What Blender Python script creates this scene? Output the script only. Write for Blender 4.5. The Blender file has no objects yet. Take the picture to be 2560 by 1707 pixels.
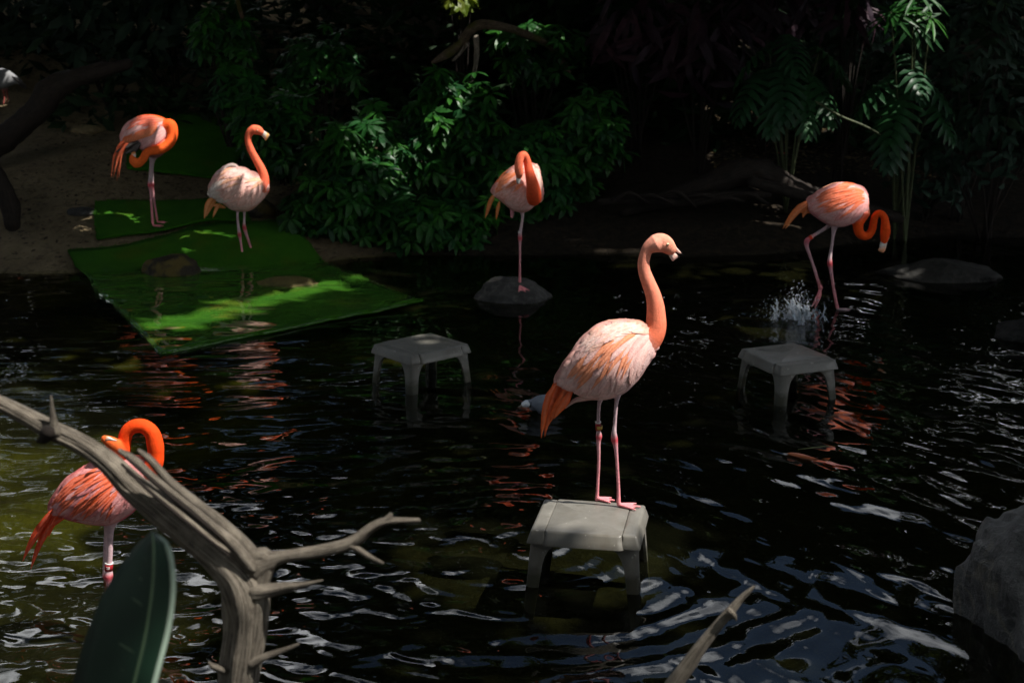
import bpy, bmesh, math, random
import numpy as np
from mathutils import Vector, Matrix, noise
from mathutils.bvhtree import BVHTree
from mathutils.kdtree import KDTree

random.seed(7)
rng = np.random.default_rng(11)
scene = bpy.context.scene
col = scene.collection
R = math.radians

# ------------------------------------------------------------------ camera
CAM_H, PITCH, FPX = 2.65, R(14.35), 3809.0
CT, ST = math.cos(PITCH), math.sin(PITCH)
cam_d = bpy.data.cameras.new("camera")
cam = bpy.data.objects.new("camera", cam_d)
col.objects.link(cam)
cam.location = (0, 0, CAM_H)
cam.rotation_euler = (math.pi / 2 - PITCH, 0, 0)
cam_d.sensor_width = 36.0
cam_d.lens = FPX / 2560.0 * 36.0
cam_d.clip_start = 0.05
cam_d.clip_end = 600
cam_d.dof.use_dof = True
cam_d.dof.focus_distance = 6.75
cam_d.dof.aperture_fstop = 4.5
scene.camera = cam

# ------------------------------------------------------------------ light
SUN_AZ, SUN_EL = R(110), R(57)          # azimuth from +Y towards +X
SUN = Vector((math.sin(SUN_AZ) * math.cos(SUN_EL), math.cos(SUN_AZ) * math.cos(SUN_EL), math.sin(SUN_EL)))
world = bpy.data.worlds.new("World")
scene.world = world
world.use_nodes = True
wn, wl = world.node_tree.nodes, world.node_tree.links
wn.clear()
w_out = wn.new("ShaderNodeOutputWorld")
w_bg = wn.new("ShaderNodeBackground")
w_sky = wn.new("ShaderNodeTexSky")
w_sky.sky_type = 'NISHITA'
w_sky.sun_disc = False
w_sky.sun_elevation = SUN_EL
w_sky.sun_rotation = SUN_AZ
w_sky.air_density = 1.0
w_sky.dust_density = 0.2
w_bg.inputs["Strength"].default_value = 0.06
# scattered fair-weather clouds over the whole sky
w_co = wn.new("ShaderNodeTexCoord")
w_no = wn.new("ShaderNodeTexNoise")
w_no.inputs["Scale"].default_value = 3.2
w_no.inputs["Detail"].default_value = 6
w_rm = wn.new("ShaderNodeValToRGB")
w_rm.color_ramp.elements[0].position = 0.52
w_rm.color_ramp.elements[1].position = 0.66
w_mx = wn.new("ShaderNodeMixRGB")
w_mx.inputs[2].default_value = (55, 56, 57, 1)
w_mp = wn.new("ShaderNodeMapping")
w_mp.inputs["Rotation"].default_value = (R(11), 0, R(14))
wl.new(w_co.outputs["Generated"], w_mp.inputs["Vector"])
wl.new(w_mp.outputs[0], w_no.inputs["Vector"])
wl.new(w_no.outputs["Fac"], w_rm.inputs["Fac"])
wl.new(w_rm.outputs["Color"], w_mx.inputs["Fac"])
wl.new(w_sky.outputs["Color"], w_mx.inputs[1])
wl.new(w_mx.outputs["Color"], w_bg.inputs["Color"])
wl.new(w_bg.outputs["Background"], w_out.inputs["Surface"])

sun_d = bpy.data.lights.new("sun", 'SUN')
sun_d.energy = 5.0
sun_d.angle = R(0.5)
sun_d.color = (1.0, 0.95, 0.89)
sun_o = bpy.data.objects.new("sun", sun_d)
col.objects.link(sun_o)
sun_o.rotation_euler = SUN.to_track_quat('Z', 'Y').to_euler()
sun_o.location = (12, 12, 20)

scene.view_settings.view_transform = 'Standard'
scene.view_settings.look = 'None'
scene.view_settings.gamma = 1.0
scene.view_settings.use_curve_mapping = False
scene.view_settings.exposure = 0.7
scene.render.engine = 'CYCLES'
scene.cycles.use_denoising = True
scene.cycles.max_bounces = 8
scene.cycles.transparent_max_bounces = 12
scene.cycles.sample_clamp_indirect = 4.0

# ------------------------------------------------------------------ helpers
def ray(u, v):
    tx, ty = (u - 1280) / FPX, (v - 853.5) / FPX
    return Vector((tx, CT - ty * ST, -(ST + ty * CT)))

def at_z(u, v, z):
    r = ray(u, v)
    return Vector((0, 0, CAM_H)) + r * ((z - CAM_H) / r.z)

def at_y(u, v, Y):
    r = ray(u, v)
    return Vector((0, 0, CAM_H)) + r * (Y / r.y)

def mesh_obj(name, verts, faces, mat=None, parent=None, smooth=True, cols=None, uvs=None):
    me = bpy.data.meshes.new(name)
    me.from_pydata([tuple(v) for v in verts], [], faces)
    me.update()
    if smooth:
        me.polygons.foreach_set("use_smooth", [True] * len(me.polygons))
    if cols is not None:
        a = me.color_attributes.new("tint", 'FLOAT_COLOR', 'POINT')
        a.data.foreach_set("color", np.c_[np.asarray(cols, dtype=np.float32), np.ones(len(cols), np.float32)].ravel())
    if uvs is not None:
        a = me.attributes.new("grain", 'FLOAT_VECTOR', 'POINT')
        a.data.foreach_set("vector", np.asarray(uvs, dtype=np.float32).ravel())
    if mat:
        me.materials.append(mat)
    return link(name, me, parent)

def link(name, me, parent=None):
    o = bpy.data.objects.new(name, me)
    col.objects.link(o)
    if parent is not None:
        o.parent = parent
        o.matrix_parent_inverse = parent_inv(parent)
    return o

def parent_inv(p):
    return (Matrix.Translation(p.location) @ p.rotation_euler.to_matrix().to_4x4()).inverted()

def tag(o, label, cat, group=None, kind=None):
    if label: o["label"] = label
    if cat: o["category"] = cat
    if group: o["group"] = group
    if kind: o["kind"] = kind
    return o

def thing(name, label, cat, loc, group=None):
    o = bpy.data.objects.new(name, None)
    o.empty_display_size = 0.1
    col.objects.link(o)
    o.location = loc
    return tag(o, label, cat, group)

def catmull(pts, n):
    """resample a list of numeric tuples, n steps per span"""
    P = np.asarray(pts, float)
    if len(P) < 3:
        return np.array([P[0] + (P[-1] - P[0]) * t for t in np.linspace(0, 1, n + 1)])
    Q = np.vstack([2 * P[0] - P[1], P, 2 * P[-1] - P[-2]])
    out = []
    for i in range(1, len(Q) - 2):
        for k in range(n):
            t = k / n
            a, b, c, d = Q[i - 1], Q[i], Q[i + 1], Q[i + 2]
            out.append(0.5 * ((2 * b) + (c - a) * t + (2 * a - 5 * b + 4 * c - d) * t * t + (3 * b - a - 3 * c + d) * t ** 3))
    out.append(P[-1])
    return np.array(out)

class Soup:
    """verts, faces, colours and grain coordinates of one mesh in the making"""
    def __init__(s):
        s.v, s.f, s.c, s.g = [], [], [], []
    def loft(s, rings, colors=None, grain=None):
        n = len(rings[0])
        base = len(s.v)
        for i, r in enumerate(rings):
            for k, p in enumerate(r):
                s.v.append(tuple(p))
                s.c.append(tuple(colors[i]) if colors is not None else (1, 1, 1))
                s.g.append((grain[i], 3 * math.cos(2 * math.pi * k / n), 3 * math.sin(2 * math.pi * k / n)) if grain is not None else (0, 0, 0))
        for i in range(len(rings) - 1):
            for k in range(n):
                a, b = base + i * n + k, base + i * n + (k + 1) % n
                s.f.append((a, b, b + n, a + n))
        for i, rev in ((0, True), (len(rings) - 1, False)):
            cpt = np.mean(np.asarray(rings[i]), axis=0)
            ci = len(s.v)
            s.v.append(tuple(cpt))
            s.c.append(tuple(colors[i]) if colors is not None else (1, 1, 1))
            s.g.append((grain[i], 0, 0) if grain is not None else (0, 0, 0))
            for k in range(n):
                a, b = base + i * n + k, base + i * n + (k + 1) % n
                s.f.append((b, a, ci) if rev else (a, b, ci))
    def tube(s, pts, rad, n=10, sub=4, ysc=1.0, colors=None, rough=0.0, seed=0.0, caps=True, ridge=0.0):
        pts = [tuple(p) for p in pts]
        data = [tuple(p) + (r,) + (tuple(colors[i]) if colors is not None else (1, 1, 1)) for i, (p, r) in enumerate(zip(pts, rad))]
        D = catmull(data, sub)
        P, rr, cc = D[:, :3], np.maximum(D[:, 3], 1e-4), np.clip(D[:, 4:7], 0, 1)
        T = np.gradient(P, axis=0)
        T /= np.linalg.norm(T, axis=1)[:, None] + 1e-9
        up = np.array([0, 1.0, 0]) if abs(T[0][1]) < 0.9 else np.array([1.0, 0, 0])
        rings, cl, gr, L = [], [], [], 0.0
        N = up - T[0] * up.dot(T[0]); N /= np.linalg.norm(N)
        def ring(c, t, nn, r, L):
            B = np.cross(t, nn)
            out = []
            for k in range(n):
                a = 2 * math.pi * k / n
                q = r
                if rough:
                    q *= 1 + rough * noise.noise((L * 9 + seed, 2.2 * math.cos(a) + seed, 2.2 * math.sin(a)))
                if ridge:
                    q *= 1 - ridge * max(0.0, noise.noise((L * 2.0 + seed, 5.5 * math.cos(a), 5.5 * math.sin(a) + seed))) - 0.35 * ridge * max(0.0, noise.noise((L * 5.0, 11 * math.cos(a) + seed, 11 * math.sin(a))))
                off = nn * math.cos(a) * q + B * math.sin(a) * q
                off = off * np.array([1, ysc, 1])
                out.append(c + off)
            return out
        m = len(P)
        for i in range(m):
            if i:
                L += np.linalg.norm(P[i] - P[i - 1])
                N = N - T[i] * N.dot(T[i]); N /= np.linalg.norm(N) + 1e-9
            if i == 0 and caps:
                for q, w in ((0.95, 0.35), (0.6, 0.8)):
                    rings.append(ring(P[0] - T[0] * rr[0] * q * 0.9, T[0], N, rr[0] * w, -rr[0] * q)); cl.append(cc[0]); gr.append(-rr[0] * q)
            rings.append(ring(P[i], T[i], N, rr[i], L)); cl.append(cc[i]); gr.append(L)
            if i == m - 1 and caps:
                for q, w in ((0.6, 0.8), (0.95, 0.35)):
                    rings.append(ring(P[i] + T[i] * rr[i] * q * 0.9, T[i], N, rr[i] * w, L + rr[i] * q)); cl.append(cc[i]); gr.append(L + rr[i] * q)
        s.loft(rings, cl, gr)
    def build(s, name, mat, parent=None, smooth=True, tint=False, grain=False):
        return mesh_obj(name, s.v, s.f, mat, parent, smooth, s.c if tint else None, s.g if grain else None)

# ------------------------------------------------------------------ materials
def new_mat(name):
    m = bpy.data.materials.new(name)
    m.use_nodes = True
    nt = m.node_tree
    return m, nt, nt.nodes, nt.links, nt.nodes["Principled BSDF"]

def mixrgb(nodes, links, fac, a, b, mode='MIX'):
    n = nodes.new("ShaderNodeMixRGB"); n.blend_type = mode
    for i, x in ((0, fac), (1, a), (2, b)):
        if hasattr(x, "is_output"): links.new(x, n.inputs[i])
        elif isinstance(x, (int, float)): n.inputs[i].default_value = x
        else: n.inputs[i].default_value = tuple(x) + (1,)
    return n.outputs[0]

def ramp(nodes, links, src, stops):
    n = nodes.new("ShaderNodeValToRGB")
    e = n.color_ramp.elements
    while len(e) < len(stops): e.new(0.5)
    for k, (p, c) in enumerate(stops):
        e[k].position = p
        e[k].color = (c, c, c, 1) if isinstance(c, (int, float)) else tuple(c) + (1,)
    links.new(src, n.inputs[0])
    return n.outputs[0]

def tex_noise(nodes, links, scale, detail=4, rough=0.55, vec=None, stretch=None, dist=0.0):
    n = nodes.new("ShaderNodeTexNoise")
    n.inputs["Scale"].default_value = scale
    n.inputs["Detail"].default_value = detail
    n.inputs["Roughness"].default_value = rough
    n.inputs["Distortion"].default_value = dist
    if vec is None:
        vec = nodes.new("ShaderNodeTexCoord").outputs["Object"]
    if stretch:
        mp = nodes.new("ShaderNodeMapping")
        mp.inputs["Scale"].default_value = stretch
        links.new(vec, mp.inputs["Vector"]); vec = mp.outputs[0]
    links.new(vec, n.inputs["Vector"])
    return n.outputs["Fac"]

def bump(nodes, links, h, strength, dist, bsdf):
    b = nodes.new("ShaderNodeBump")
    b.inputs["Strength"].default_value = strength
    b.inputs["Distance"].default_value = dist
    links.new(h, b.inputs["Height"])
    links.new(b.outputs[0], bsdf.inputs["Normal"])

def m_simple(name, c, rough=0.6, spec=0.3, var=0.0, scale=20, bmp=0.0, c2=None, detail=5):
    m, nt, N, L, b = new_mat(name)
    b.inputs["Roughness"].default_value = rough
    b.inputs["Specular IOR Level"].default_value = spec
    if c2 is None:
        c2 = tuple(x * (1 - var) for x in c)
    f = tex_noise(N, L, scale, detail)
    L.new(mixrgb(N, L, ramp(N, L, f, [(0.35, 0.0), (0.65, 1.0)]), c, c2), b.inputs["Base Color"])
    if bmp: bump(N, L, f, 1.0, bmp, b)
    return m

def m_plumage(name, rough=0.7):
    """colour of each bird comes with its mesh (natural plumage colour), fine barbs from noise"""
    m, nt, N, L, b = new_mat(name)
    a = N.new("ShaderNodeAttribute"); a.attribute_name = "tint"
    f = tex_noise(N, L, 55, 5, 0.65)
    v = ramp(N, L, f, [(0.3, 0.76), (0.66, 1.0)])
    L.new(mixrgb(N, L, 1.0, a.outputs["Color"], v, 'MULTIPLY'), b.inputs["Base Color"])
    b.inputs["Roughness"].default_value = rough
    b.inputs["Specular IOR Level"].default_value = 0.08
    bump(N, L, tex_noise(N, L, 190, 3), 0.7, 0.003, b)
    return m

def m_leaf(name, c, c2, rough=0.38, trans=0.25, spec=0.5, val=0.45):
    m, nt, N, L, b = new_mat(name)
    oi = N.new("ShaderNodeObjectInfo")
    base = mixrgb(N, L, oi.outputs["Random"], c, c2)
    f = tex_noise(N, L, 9, 3)
    base = mixrgb(N, L, 1.0, base, ramp(N, L, f, [(0.3, 1 - val), (0.7, 1.0)]), 'MULTIPLY')
    L.new(base, b.inputs["Base Color"])
    b.inputs["Roughness"].default_value = rough
    b.inputs["Specular IOR Level"].default_value = spec
    tr = N.new("ShaderNodeBsdfTranslucent")
    hs = N.new("ShaderNodeHueSaturation"); hs.inputs["Value"].default_value = 1.7; hs.inputs["Hue"].default_value = 0.48
    L.new(base, hs.inputs["Color"]); L.new(hs.outputs[0], tr.inputs["Color"])
    mx = N.new("ShaderNodeMixShader"); mx.inputs[0].default_value = trans
    L.new(b.outputs[0], mx.inputs[1]); L.new(tr.outputs[0], mx.inputs[2])
    L.new(mx.outputs[0], N["Material Output"].inputs["Surface"])
    return m

def m_wood(name, c, c2, gscale=(3.0, 1.6, 1.6), rough=0.8, bmp=0.006, moss=None):
    m, nt, N, L, b = new_mat(name)
    a = N.new("ShaderNodeAttribute"); a.attribute_name = "grain"
    f = tex_noise(N, L, 4.0, 8, 0.62, a.outputs["Vector"], gscale)
    g = tex_noise(N, L, 26.0, 4, 0.6)
    cc = mixrgb(N, L, ramp(N, L, f, [(0.42, 0.0), (0.60, 1.0)]), c2, c)
    cc = mixrgb(N, L, ramp(N, L, g, [(0.45, 0.0), (0.7, 0.55)]), cc, tuple(x * 1.25 for x in c))
    if moss:
        cc = mixrgb(N, L, ramp(N, L, tex_noise(N, L, 6.0, 3), [(0.5, 0.0), (0.62, 0.9)]), cc, moss)
    L.new(cc, b.inputs["Base Color"])
    b.inputs["Roughness"].default_value = rough
    b.inputs["Specular IOR Level"].default_value = 0.25
    bump(N, L, f, 1.0, bmp, b)
    return m

M_PLUME = m_plumage("plumage")
M_LEG = m_plumage("leg_skin", 0.5)
M_BILL = m_plumage("bill_horn", 0.4)
M_EYE = m_simple("eye_yellow", (0.75, 0.68, 0.45), 0.2)
M_PUPIL = m_simple("pupil", (0.01, 0.01, 0.01), 0.15)
M_BAND = m_simple("band_red", (0.28, 0.012, 0.016), 0.4)
M_BANDW = m_simple("band_white", (0.75, 0.74, 0.7), 0.4)
M_GOLD = m_simple("band_gold", (0.5, 0.34, 0.08), 0.4)
M_PLASTIC = m_simple("taupe_plastic", (0.160, 0.152, 0.130), 0.38, 0.5, 0.2, 7, 0.0004)
nt_ = M_PLASTIC.node_tree; N, L, b = nt_.nodes, nt_.links, nt_.nodes["Principled BSDF"]
old = b.inputs["Base Color"].links[0].from_socket
ge_ = N.new("ShaderNodeNewGeometry"); se_ = N.new("ShaderNodeSeparateXYZ"); L.new(ge_.outputs["Position"], se_.inputs[0])
mr_ = N.new("ShaderNodeMapRange"); mr_.inputs[1].default_value = 0.10; mr_.inputs[2].default_value = 0.01
ad_ = N.new("ShaderNodeMath"); ad_.operation = 'ADD'
L.new(tex_noise(N, L, 12, 4, 0.6), ad_.inputs[1]); L.new(mr_.outputs[0], ad_.inputs[0]); L.new(se_.outputs["Z"], mr_.inputs[0])
sc_ = mixrgb(N, L, ramp(N, L, ad_.outputs[0], [(0.62, 0.0), (1.2 / 1.25, 0.85)]), old, (0.035, 0.036, 0.018))   # algae near the waterline
st_ = ramp(N, L, tex_noise(N, L, 5.5, 7, 0.7, None, (1, 1, 0.4)), [(0.5, 0.0), (0.66, 0.5)])
sc_ = mixrgb(N, L, st_, sc_, (0.075, 0.062, 0.042))                                                          # dried mud
sc_ = mixrgb(N, L, ramp(N, L, tex_noise(N, L, 38, 2, 0.5), [(0.70, 0.0), (0.73, 0.7)]), sc_, (0.36, 0.35, 0.31))   # droppings
L.new(sc_, b.inputs["Base Color"])
rr_ = ramp(N, L, tex_noise(N, L, 9, 5, 0.6), [(0.3, 0.3), (0.7, 0.62)]); L.new(rr_, b.inputs["Roughness"])
M_SCHEF = m_leaf("umbrella_leaf", (0.010, 0.062, 0.018), (0.034, 0.15, 0.016), 0.42, 0.28, 0.3)
M_OVAL = m_leaf("oval_leaf", (0.018, 0.045, 0.028), (0.026, 0.058, 0.034), 0.6, 0.15, 0.2)
M_PHIL = m_leaf("split_leaf", (0.02, 0.075, 0.03), (0.024, 0.095, 0.028), 0.45, 0.25, 0.35)
M_CORD = m_leaf("maroon_leaf", (0.055, 0.018, 0.03), (0.03, 0.02, 0.032), 0.55, 0.2, 0.25)
M_TREE = m_leaf("tree_leaf", (0.03, 0.07, 0.018), (0.055, 0.095, 0.02), 0.5, 0.3)
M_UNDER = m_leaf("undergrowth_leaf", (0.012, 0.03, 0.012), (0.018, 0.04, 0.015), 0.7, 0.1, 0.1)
M_LIME = m_leaf("lime_leaf", (0.14, 0.22, 0.015), (0.16, 0.2, 0.02), 0.45, 0.4)
M_RUBBER = m_leaf("rubber_leaf", (0.004, 0.017, 0.009), (0.004, 0.017, 0.009), 0.55, 0.05, 0.25)
M_MIDRIB = m_simple("leaf_midrib", (0.05, 0.085, 0.045), 0.5)
M_LITRIM = m_simple("lit_leaf_rim", (0.26, 0.34, 0.27), 0.5)  # leaf edge facing the light, its brightness put into the colour
M_STEM = m_simple("green_stem", (0.06, 0.075, 0.03), 0.6, 0.3, 0.4, 15)
M_BARK = m_wood("dark_bark", (0.026, 0.019, 0.014), (0.008, 0.006, 0.005))
M_DRIFT = m_wood("grey_deadwood", (0.30, 0.262, 0.205), (0.04, 0.03, 0.022), (2.2, 2.0, 2.0), 0.8, 0.010)
M_MOSSY = m_wood("mossy_deadwood", (0.16, 0.12, 0.08), (0.03, 0.02, 0.014), moss=(0.07, 0.07, 0.012))
def m_rock(name, c, c2, moss=None):
    m, nt, N, L, b = new_mat(name)
    f = tex_noise(N, L, 5.0, 9, 0.65)
    g = tex_noise(N, L, 22.0, 5, 0.6)
    cc = mixrgb(N, L, ramp(N, L, f, [(0.35, 0.0), (0.65, 1.0)]), c, c2)
    cc = mixrgb(N, L, ramp(N, L, g, [(0.5, 0.0), (0.72, 0.6)]), cc, tuple(min(1, x * 1.8) for x in c2))
    if moss:
        cc = mixrgb(N, L, ramp(N, L, tex_noise(N, L, 7.0, 4), [(0.47, 0.0), (0.58, 0.9)]), cc, moss)
    L.new(cc, b.inputs["Base Color"])
    b.inputs["Roughness"].default_value = 0.75
    b.inputs["Specular IOR Level"].default_value = 0.2
    bump(N, L, f, 1.0, 0.03, b)
    return m
M_ROCK = m_rock("grey_rock", (0.022, 0.022, 0.021), (0.06, 0.058, 0.054))
M_ROCKM = m_rock("mossy_rock", (0.02, 0.018, 0.014), (0.04, 0.034, 0.022), (0.10, 0.075, 0.02))
M_ROCKD = m_rock("dark_rock", (0.010, 0.010, 0.009), (0.026, 0.025, 0.022))
M_ROCKT = m_rock("tan_rock", (0.12, 0.09, 0.045), (0.19, 0.15, 0.08))
# ================================================================== setting
def sstep(a, b, x):
    t = min(1.0, max(0.0, (x - a) / (b - a)))
    return t * t * (3 - 2 * t)

def shore_far(x):
    return 12.75 + 0.75 * sstep(-3.0, -0.4, x) + 0.9 * sstep(2.0, 4.2, x) + 0.18 * noise.noise((x * 1.1, 3.3, 0))

def ground_h(x, y):
    ins = min(y - 3.7, shore_far(x) - y, 9.5 - abs(x))
    n = noise.noise((x * 0.7, y * 0.7, 1.7))
    n2 = noise.noise((x * 2.6, y * 2.6, 4.7))
    if ins >= 0:
        deep = 0.15 + 0.17 * sstep(-0.6, -1.8, x) * sstep(9.0, 7.5, y) + 0.05 * n
        return -deep * (1 - math.exp(-ins / 0.5)) + 0.012 * n2
    o = -ins
    if y < 3.7:
        return min(1.05, 0.9 * o) + 0.04 * n
    h = 0.30 * min(o, 0.5) + 0.2 * min(max(o - 0.5, 0), 5.0) + 0.42 * min(max(o - 4.6, 0), 4.0) + 0.02 * min(max(o - 9, 0), 200)
    return h + min(1, o) * (0.09 * n + 0.035 * n2)

def axis(lo, hi, a, b, fine, coarse):
    out = list(np.arange(a, b, fine)) + [b]
    x, st = a, fine
    while x > lo:
        st = min(coarse, st * 1.35); x -= st; out.insert(0, x)
    x, st = b, fine
    while x < hi:
        st = min(coarse, st * 1.35); x += st; out.append(x)
    return out

gx = axis(-130, 130, -7.5, 7.5, 0.09, 14)
gy = axis(-70, 190, 3.0, 19.5, 0.09, 14)
gv = [(x, y, ground_h(x, y)) for y in gy for x in gx]
nx = len(gx)
gf = [(j * nx + i, j * nx + i + 1, (j + 1) * nx + i + 1, (j + 1) * nx + i) for j in range(len(gy) - 1) for i in range(nx - 1)]

m, nt, N, L, b = new_mat("earth")
geo = N.new("ShaderNodeNewGeometry")
sep = N.new("ShaderNodeSeparateXYZ"); L.new(geo.outputs["Position"], sep.inputs[0])
f1 = tex_noise(N, L, 1.3, 6, 0.6); f2 = tex_noise(N, L, 14, 6, 0.65); f3 = tex_noise(N, L, 0.9, 4, 0.5)
soil = mixrgb(N, L, ramp(N, L, f1, [(0.35, 0.0), (0.65, 1.0)]), (0.14, 0.108, 0.062), (0.22, 0.17, 0.098))
soil = mixrgb(N, L, ramp(N, L, f2, [(0.52, 0.0), (0.68, 0.75)]), soil, (0.05, 0.038, 0.024))
sx_ = N.new("ShaderNodeMapRange"); sx_.inputs[1].default_value = -2.4; sx_.inputs[2].default_value = -0.6   # shade painted in: soil lighter at left, near black at right
L.new(sep.outputs["X"], sx_.inputs[0])
dim_soil = mixrgb(N, L, ramp(N, L, f2, [(0.4, 0.0), (0.65, 1.0)]), (0.012, 0.009, 0.006), (0.03, 0.022, 0.013))
soil = mixrgb(N, L, sx_.outputs[0], soil, dim_soil)
mud = mixrgb(N, L, ramp(N, L, f2, [(0.35, 0.0), (0.65, 1.0)]), (0.008, 0.008, 0.005), (0.017, 0.016, 0.007))
lx = N.new("ShaderNodeMapRange"); lx.inputs[1].default_value = -0.3; lx.inputs[2].default_value = -1.9
L.new(sep.outputs["X"], lx.inputs[0])
al = mixrgb(N, L, 1.0, ramp(N, L, f3, [(0.42, 0.0), (0.6, 1.0)]), lx.outputs[0], 'MULTIPLY')
ly = N.new("ShaderNodeMapRange"); ly.inputs[1].default_value = 6.4; ly.inputs[2].default_value = 7.6; ly.inputs[3].default_value = 0.2
L.new(sep.outputs["Y"], ly.inputs[0])
al = mixrgb(N, L, 1.0, al, ly.outputs[0], 'MULTIPLY')
mud = mixrgb(N, L, al, mud, (0.12, 0.115, 0.018))  # algae patches brighten the left bed to stand for sun on it
wet = N.new("ShaderNodeMapRange"); wet.inputs[1].default_value = 0.02; wet.inputs[2].default_value = -0.03
L.new(sep.outputs["Z"], wet.inputs[0])
L.new(mixrgb(N, L, wet.outputs[0], soil, mud), b.inputs["Base Color"])
b.inputs["Roughness"].default_value = 0.9
b.inputs["Specular IOR Level"].default_value = 0.15
bump(N, L, f2, 1.0, 0.05, b)
M_EARTH = m
ground = mesh_obj("ground", gv, gf, M_EARTH)
ground["kind"] = "structure"

def ground_bvh():
    return BVHTree.FromPolygons(gv, gf)
GB = ground_bvh()
def gz(x, y):
    h = GB.ray_cast(Vector((x, y, 30)), Vector((0, 0, -1)))
    return h[0].z if h[0] else 0.0

# water ------------------------------------------------------------
m, nt, N, L, b = new_mat("pond_water")
N.remove(b)
tc = N.new("ShaderNodeTexCoord").outputs["Object"]
sp = N.new("ShaderNodeSeparateXYZ"); L.new(tc, sp.inputs[0])
def math_n(op, a, c=None, d=None):
    n = N.new("ShaderNodeMath"); n.operation = op
    for i, x in enumerate((a, c, d)):
        if x is None: continue
        if hasattr(x, "is_output"): L.new(x, n.inputs[i])
        else: n.inputs[i].default_value = x
    return n.outputs[0]
def rot_noise(scale, ang, stretch, detail, amp, dist=0.0, power=None):
    mp = N.new("ShaderNodeMapping"); mp.inputs["Rotation"].default_value = (0, 0, ang)
    L.new(tc, mp.inputs["Vector"])
    o = tex_noise(N, L, scale, detail, 0.45, mp.outputs[0], stretch, dist)
    return math_n('MULTIPLY', o, amp)
def ringw(cx, cy, wl_, amp, r0, r1):
    """waves spreading in rings from a disturbed spot"""
    dx = math_n('SUBTRACT', sp.outputs["X"], cx); dy = math_n('SUBTRACT', sp.outputs["Y"], cy)
    d = math_n('SQRT', math_n('ADD', math_n('MULTIPLY', dx, dx), math_n('MULTIPLY', dy, dy)))
    wob = tex_noise(N, L, 1.6, 2, 0.5, tc)
    ph = math_n('ADD', math_n('MULTIPLY', d, 2 * math.pi / wl_), math_n('MULTIPLY', wob, 9.0))
    w = math_n('SINE', ph)
    mr = N.new("ShaderNodeMapRange"); mr.interpolation_type = 'SMOOTHSTEP'
    mr.inputs[1].default_value = r1; mr.inputs[2].default_value = r0
    L.new(d, mr.inputs[0])
    return math_n('MULTIPLY', math_n('MULTIPLY', w, mr.outputs[0]), amp)
# how ruffled the water is from place to place
ruf = tex_noise(N, L, 0.55, 3, 0.5, tc)
ruf = ramp(N, L, ruf, [(0.36, 0.25), (0.62, 1.0)])
calm = N.new("ShaderNodeMapRange"); calm.interpolation_type = 'SMOOTHSTEP'
calm.inputs[1].default_value = 11.5; calm.inputs[2].default_value = 8.5
calm.inputs[3].default_value = 0.22; calm.inputs[4].default_value = 1.0
L.new(sp.outputs["Y"], calm.inputs[0])
ruf = math_n('MULTIPLY', ruf, calm.outputs[0])
qx = math_n('SUBTRACT', sp.outputs["X"], 0.75); qy = math_n('SUBTRACT', sp.outputs["Y"], 5.35)
qd = math_n('SQRT', math_n('ADD', math_n('MULTIPLY', qx, qx), math_n('MULTIPLY', qy, qy)))
lee = N.new("ShaderNodeMapRange"); lee.interpolation_type = 'SMOOTHSTEP'       # quiet water in the lee of the stool
lee.inputs[1].default_value = 0.3; lee.inputs[2].default_value = 1.5; lee.inputs[3].default_value = 0.3; lee.inputs[4].default_value = 1.0
L.new(qd, lee.inputs[0])
ruf = math_n('MULTIPLY', ruf, lee.outputs[0])
# to the right the waves run away from the near stool, to the left they lie across the view
def waves(a1, a2):
    w_ = rot_noise(1.6, a1, (0.9, 2.0, 1.0), 0, 0.050, 0.5)
    w_ = math_n('ADD', w_, rot_noise(3.1, a2, (0.9, 1.9, 1.0), 0, 0.026, 0.7))
    return math_n('ADD', w_, rot_noise(8.5, a2, (0.8, 1.9, 1.0), 0, 0.0020, 0.6))
side = N.new("ShaderNodeMapRange"); side.interpolation_type = 'SMOOTHSTEP'
side.inputs[1].default_value = -0.9; side.inputs[2].default_value = 0.6
L.new(sp.outputs["X"], side.inputs[0])
hl, hr = waves(0.15, -0.1), waves(0.85, 1.1)
inv = math_n('SUBTRACT', 1.0, side.outputs[0])
h = math_n('ADD', math_n('MULTIPLY', hl, inv), math_n('MULTIPLY', hr, side.outputs[0]))
h = math_n('MULTIPLY', h, ruf)
near = N.new("ShaderNodeMapRange"); near.interpolation_type = 'SMOOTHSTEP'
near.inputs[1].default_value = 8.2; near.inputs[2].default_value = 6.4; L.new(sp.outputs["Y"], near.inputs[0])
sq = math_n('MULTIPLY', math_n('MULTIPLY', rot_noise(4.6, 0.3, (1.0, 1.25, 1.0), 0, 0.026, 1.2), near.outputs[0]), inv)   # lapping against the near bank
h = math_n('ADD', h, sq)
h = math_n('ADD', h, ringw(0.10, 6.55, 0.17, 0.0021, 0.4, 2.6))
h = math_n('ADD', h, ringw(-0.15, 6.9, 0.30, 0.0020, 0.3, 4.5))
h = math_n('ADD', h, ringw(2.15, 10.6, 0.28, 0.0014, 0.2, 3.5))
h = math_n('ADD', h, ringw(-1.6, 6.0, 0.22, 0.0016, 0.1, 2.5))
bm_ = N.new("ShaderNodeBump"); bm_.inputs["Strength"].default_value = 1.0; bm_.inputs["Distance"].default_value = 1.0
L.new(h, bm_.inputs["Height"])
fr = N.new("ShaderNodeFresnel"); fr.inputs["IOR"].default_value = 1.333
L.new(bm_.outputs[0], fr.inputs["Normal"])
gl = N.new("ShaderNodeBsdfGlossy"); gl.inputs["Roughness"].default_value = 0.0
L.new(bm_.outputs[0], gl.inputs["Normal"])
tr = N.new("ShaderNodeBsdfTransparent"); tr.inputs["Color"].default_value = (0.60, 0.62, 0.42, 1)
df = N.new("ShaderNodeBsdfDiffuse"); df.inputs["Color"].default_value = (0.012, 0.013, 0.006, 1)
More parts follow.
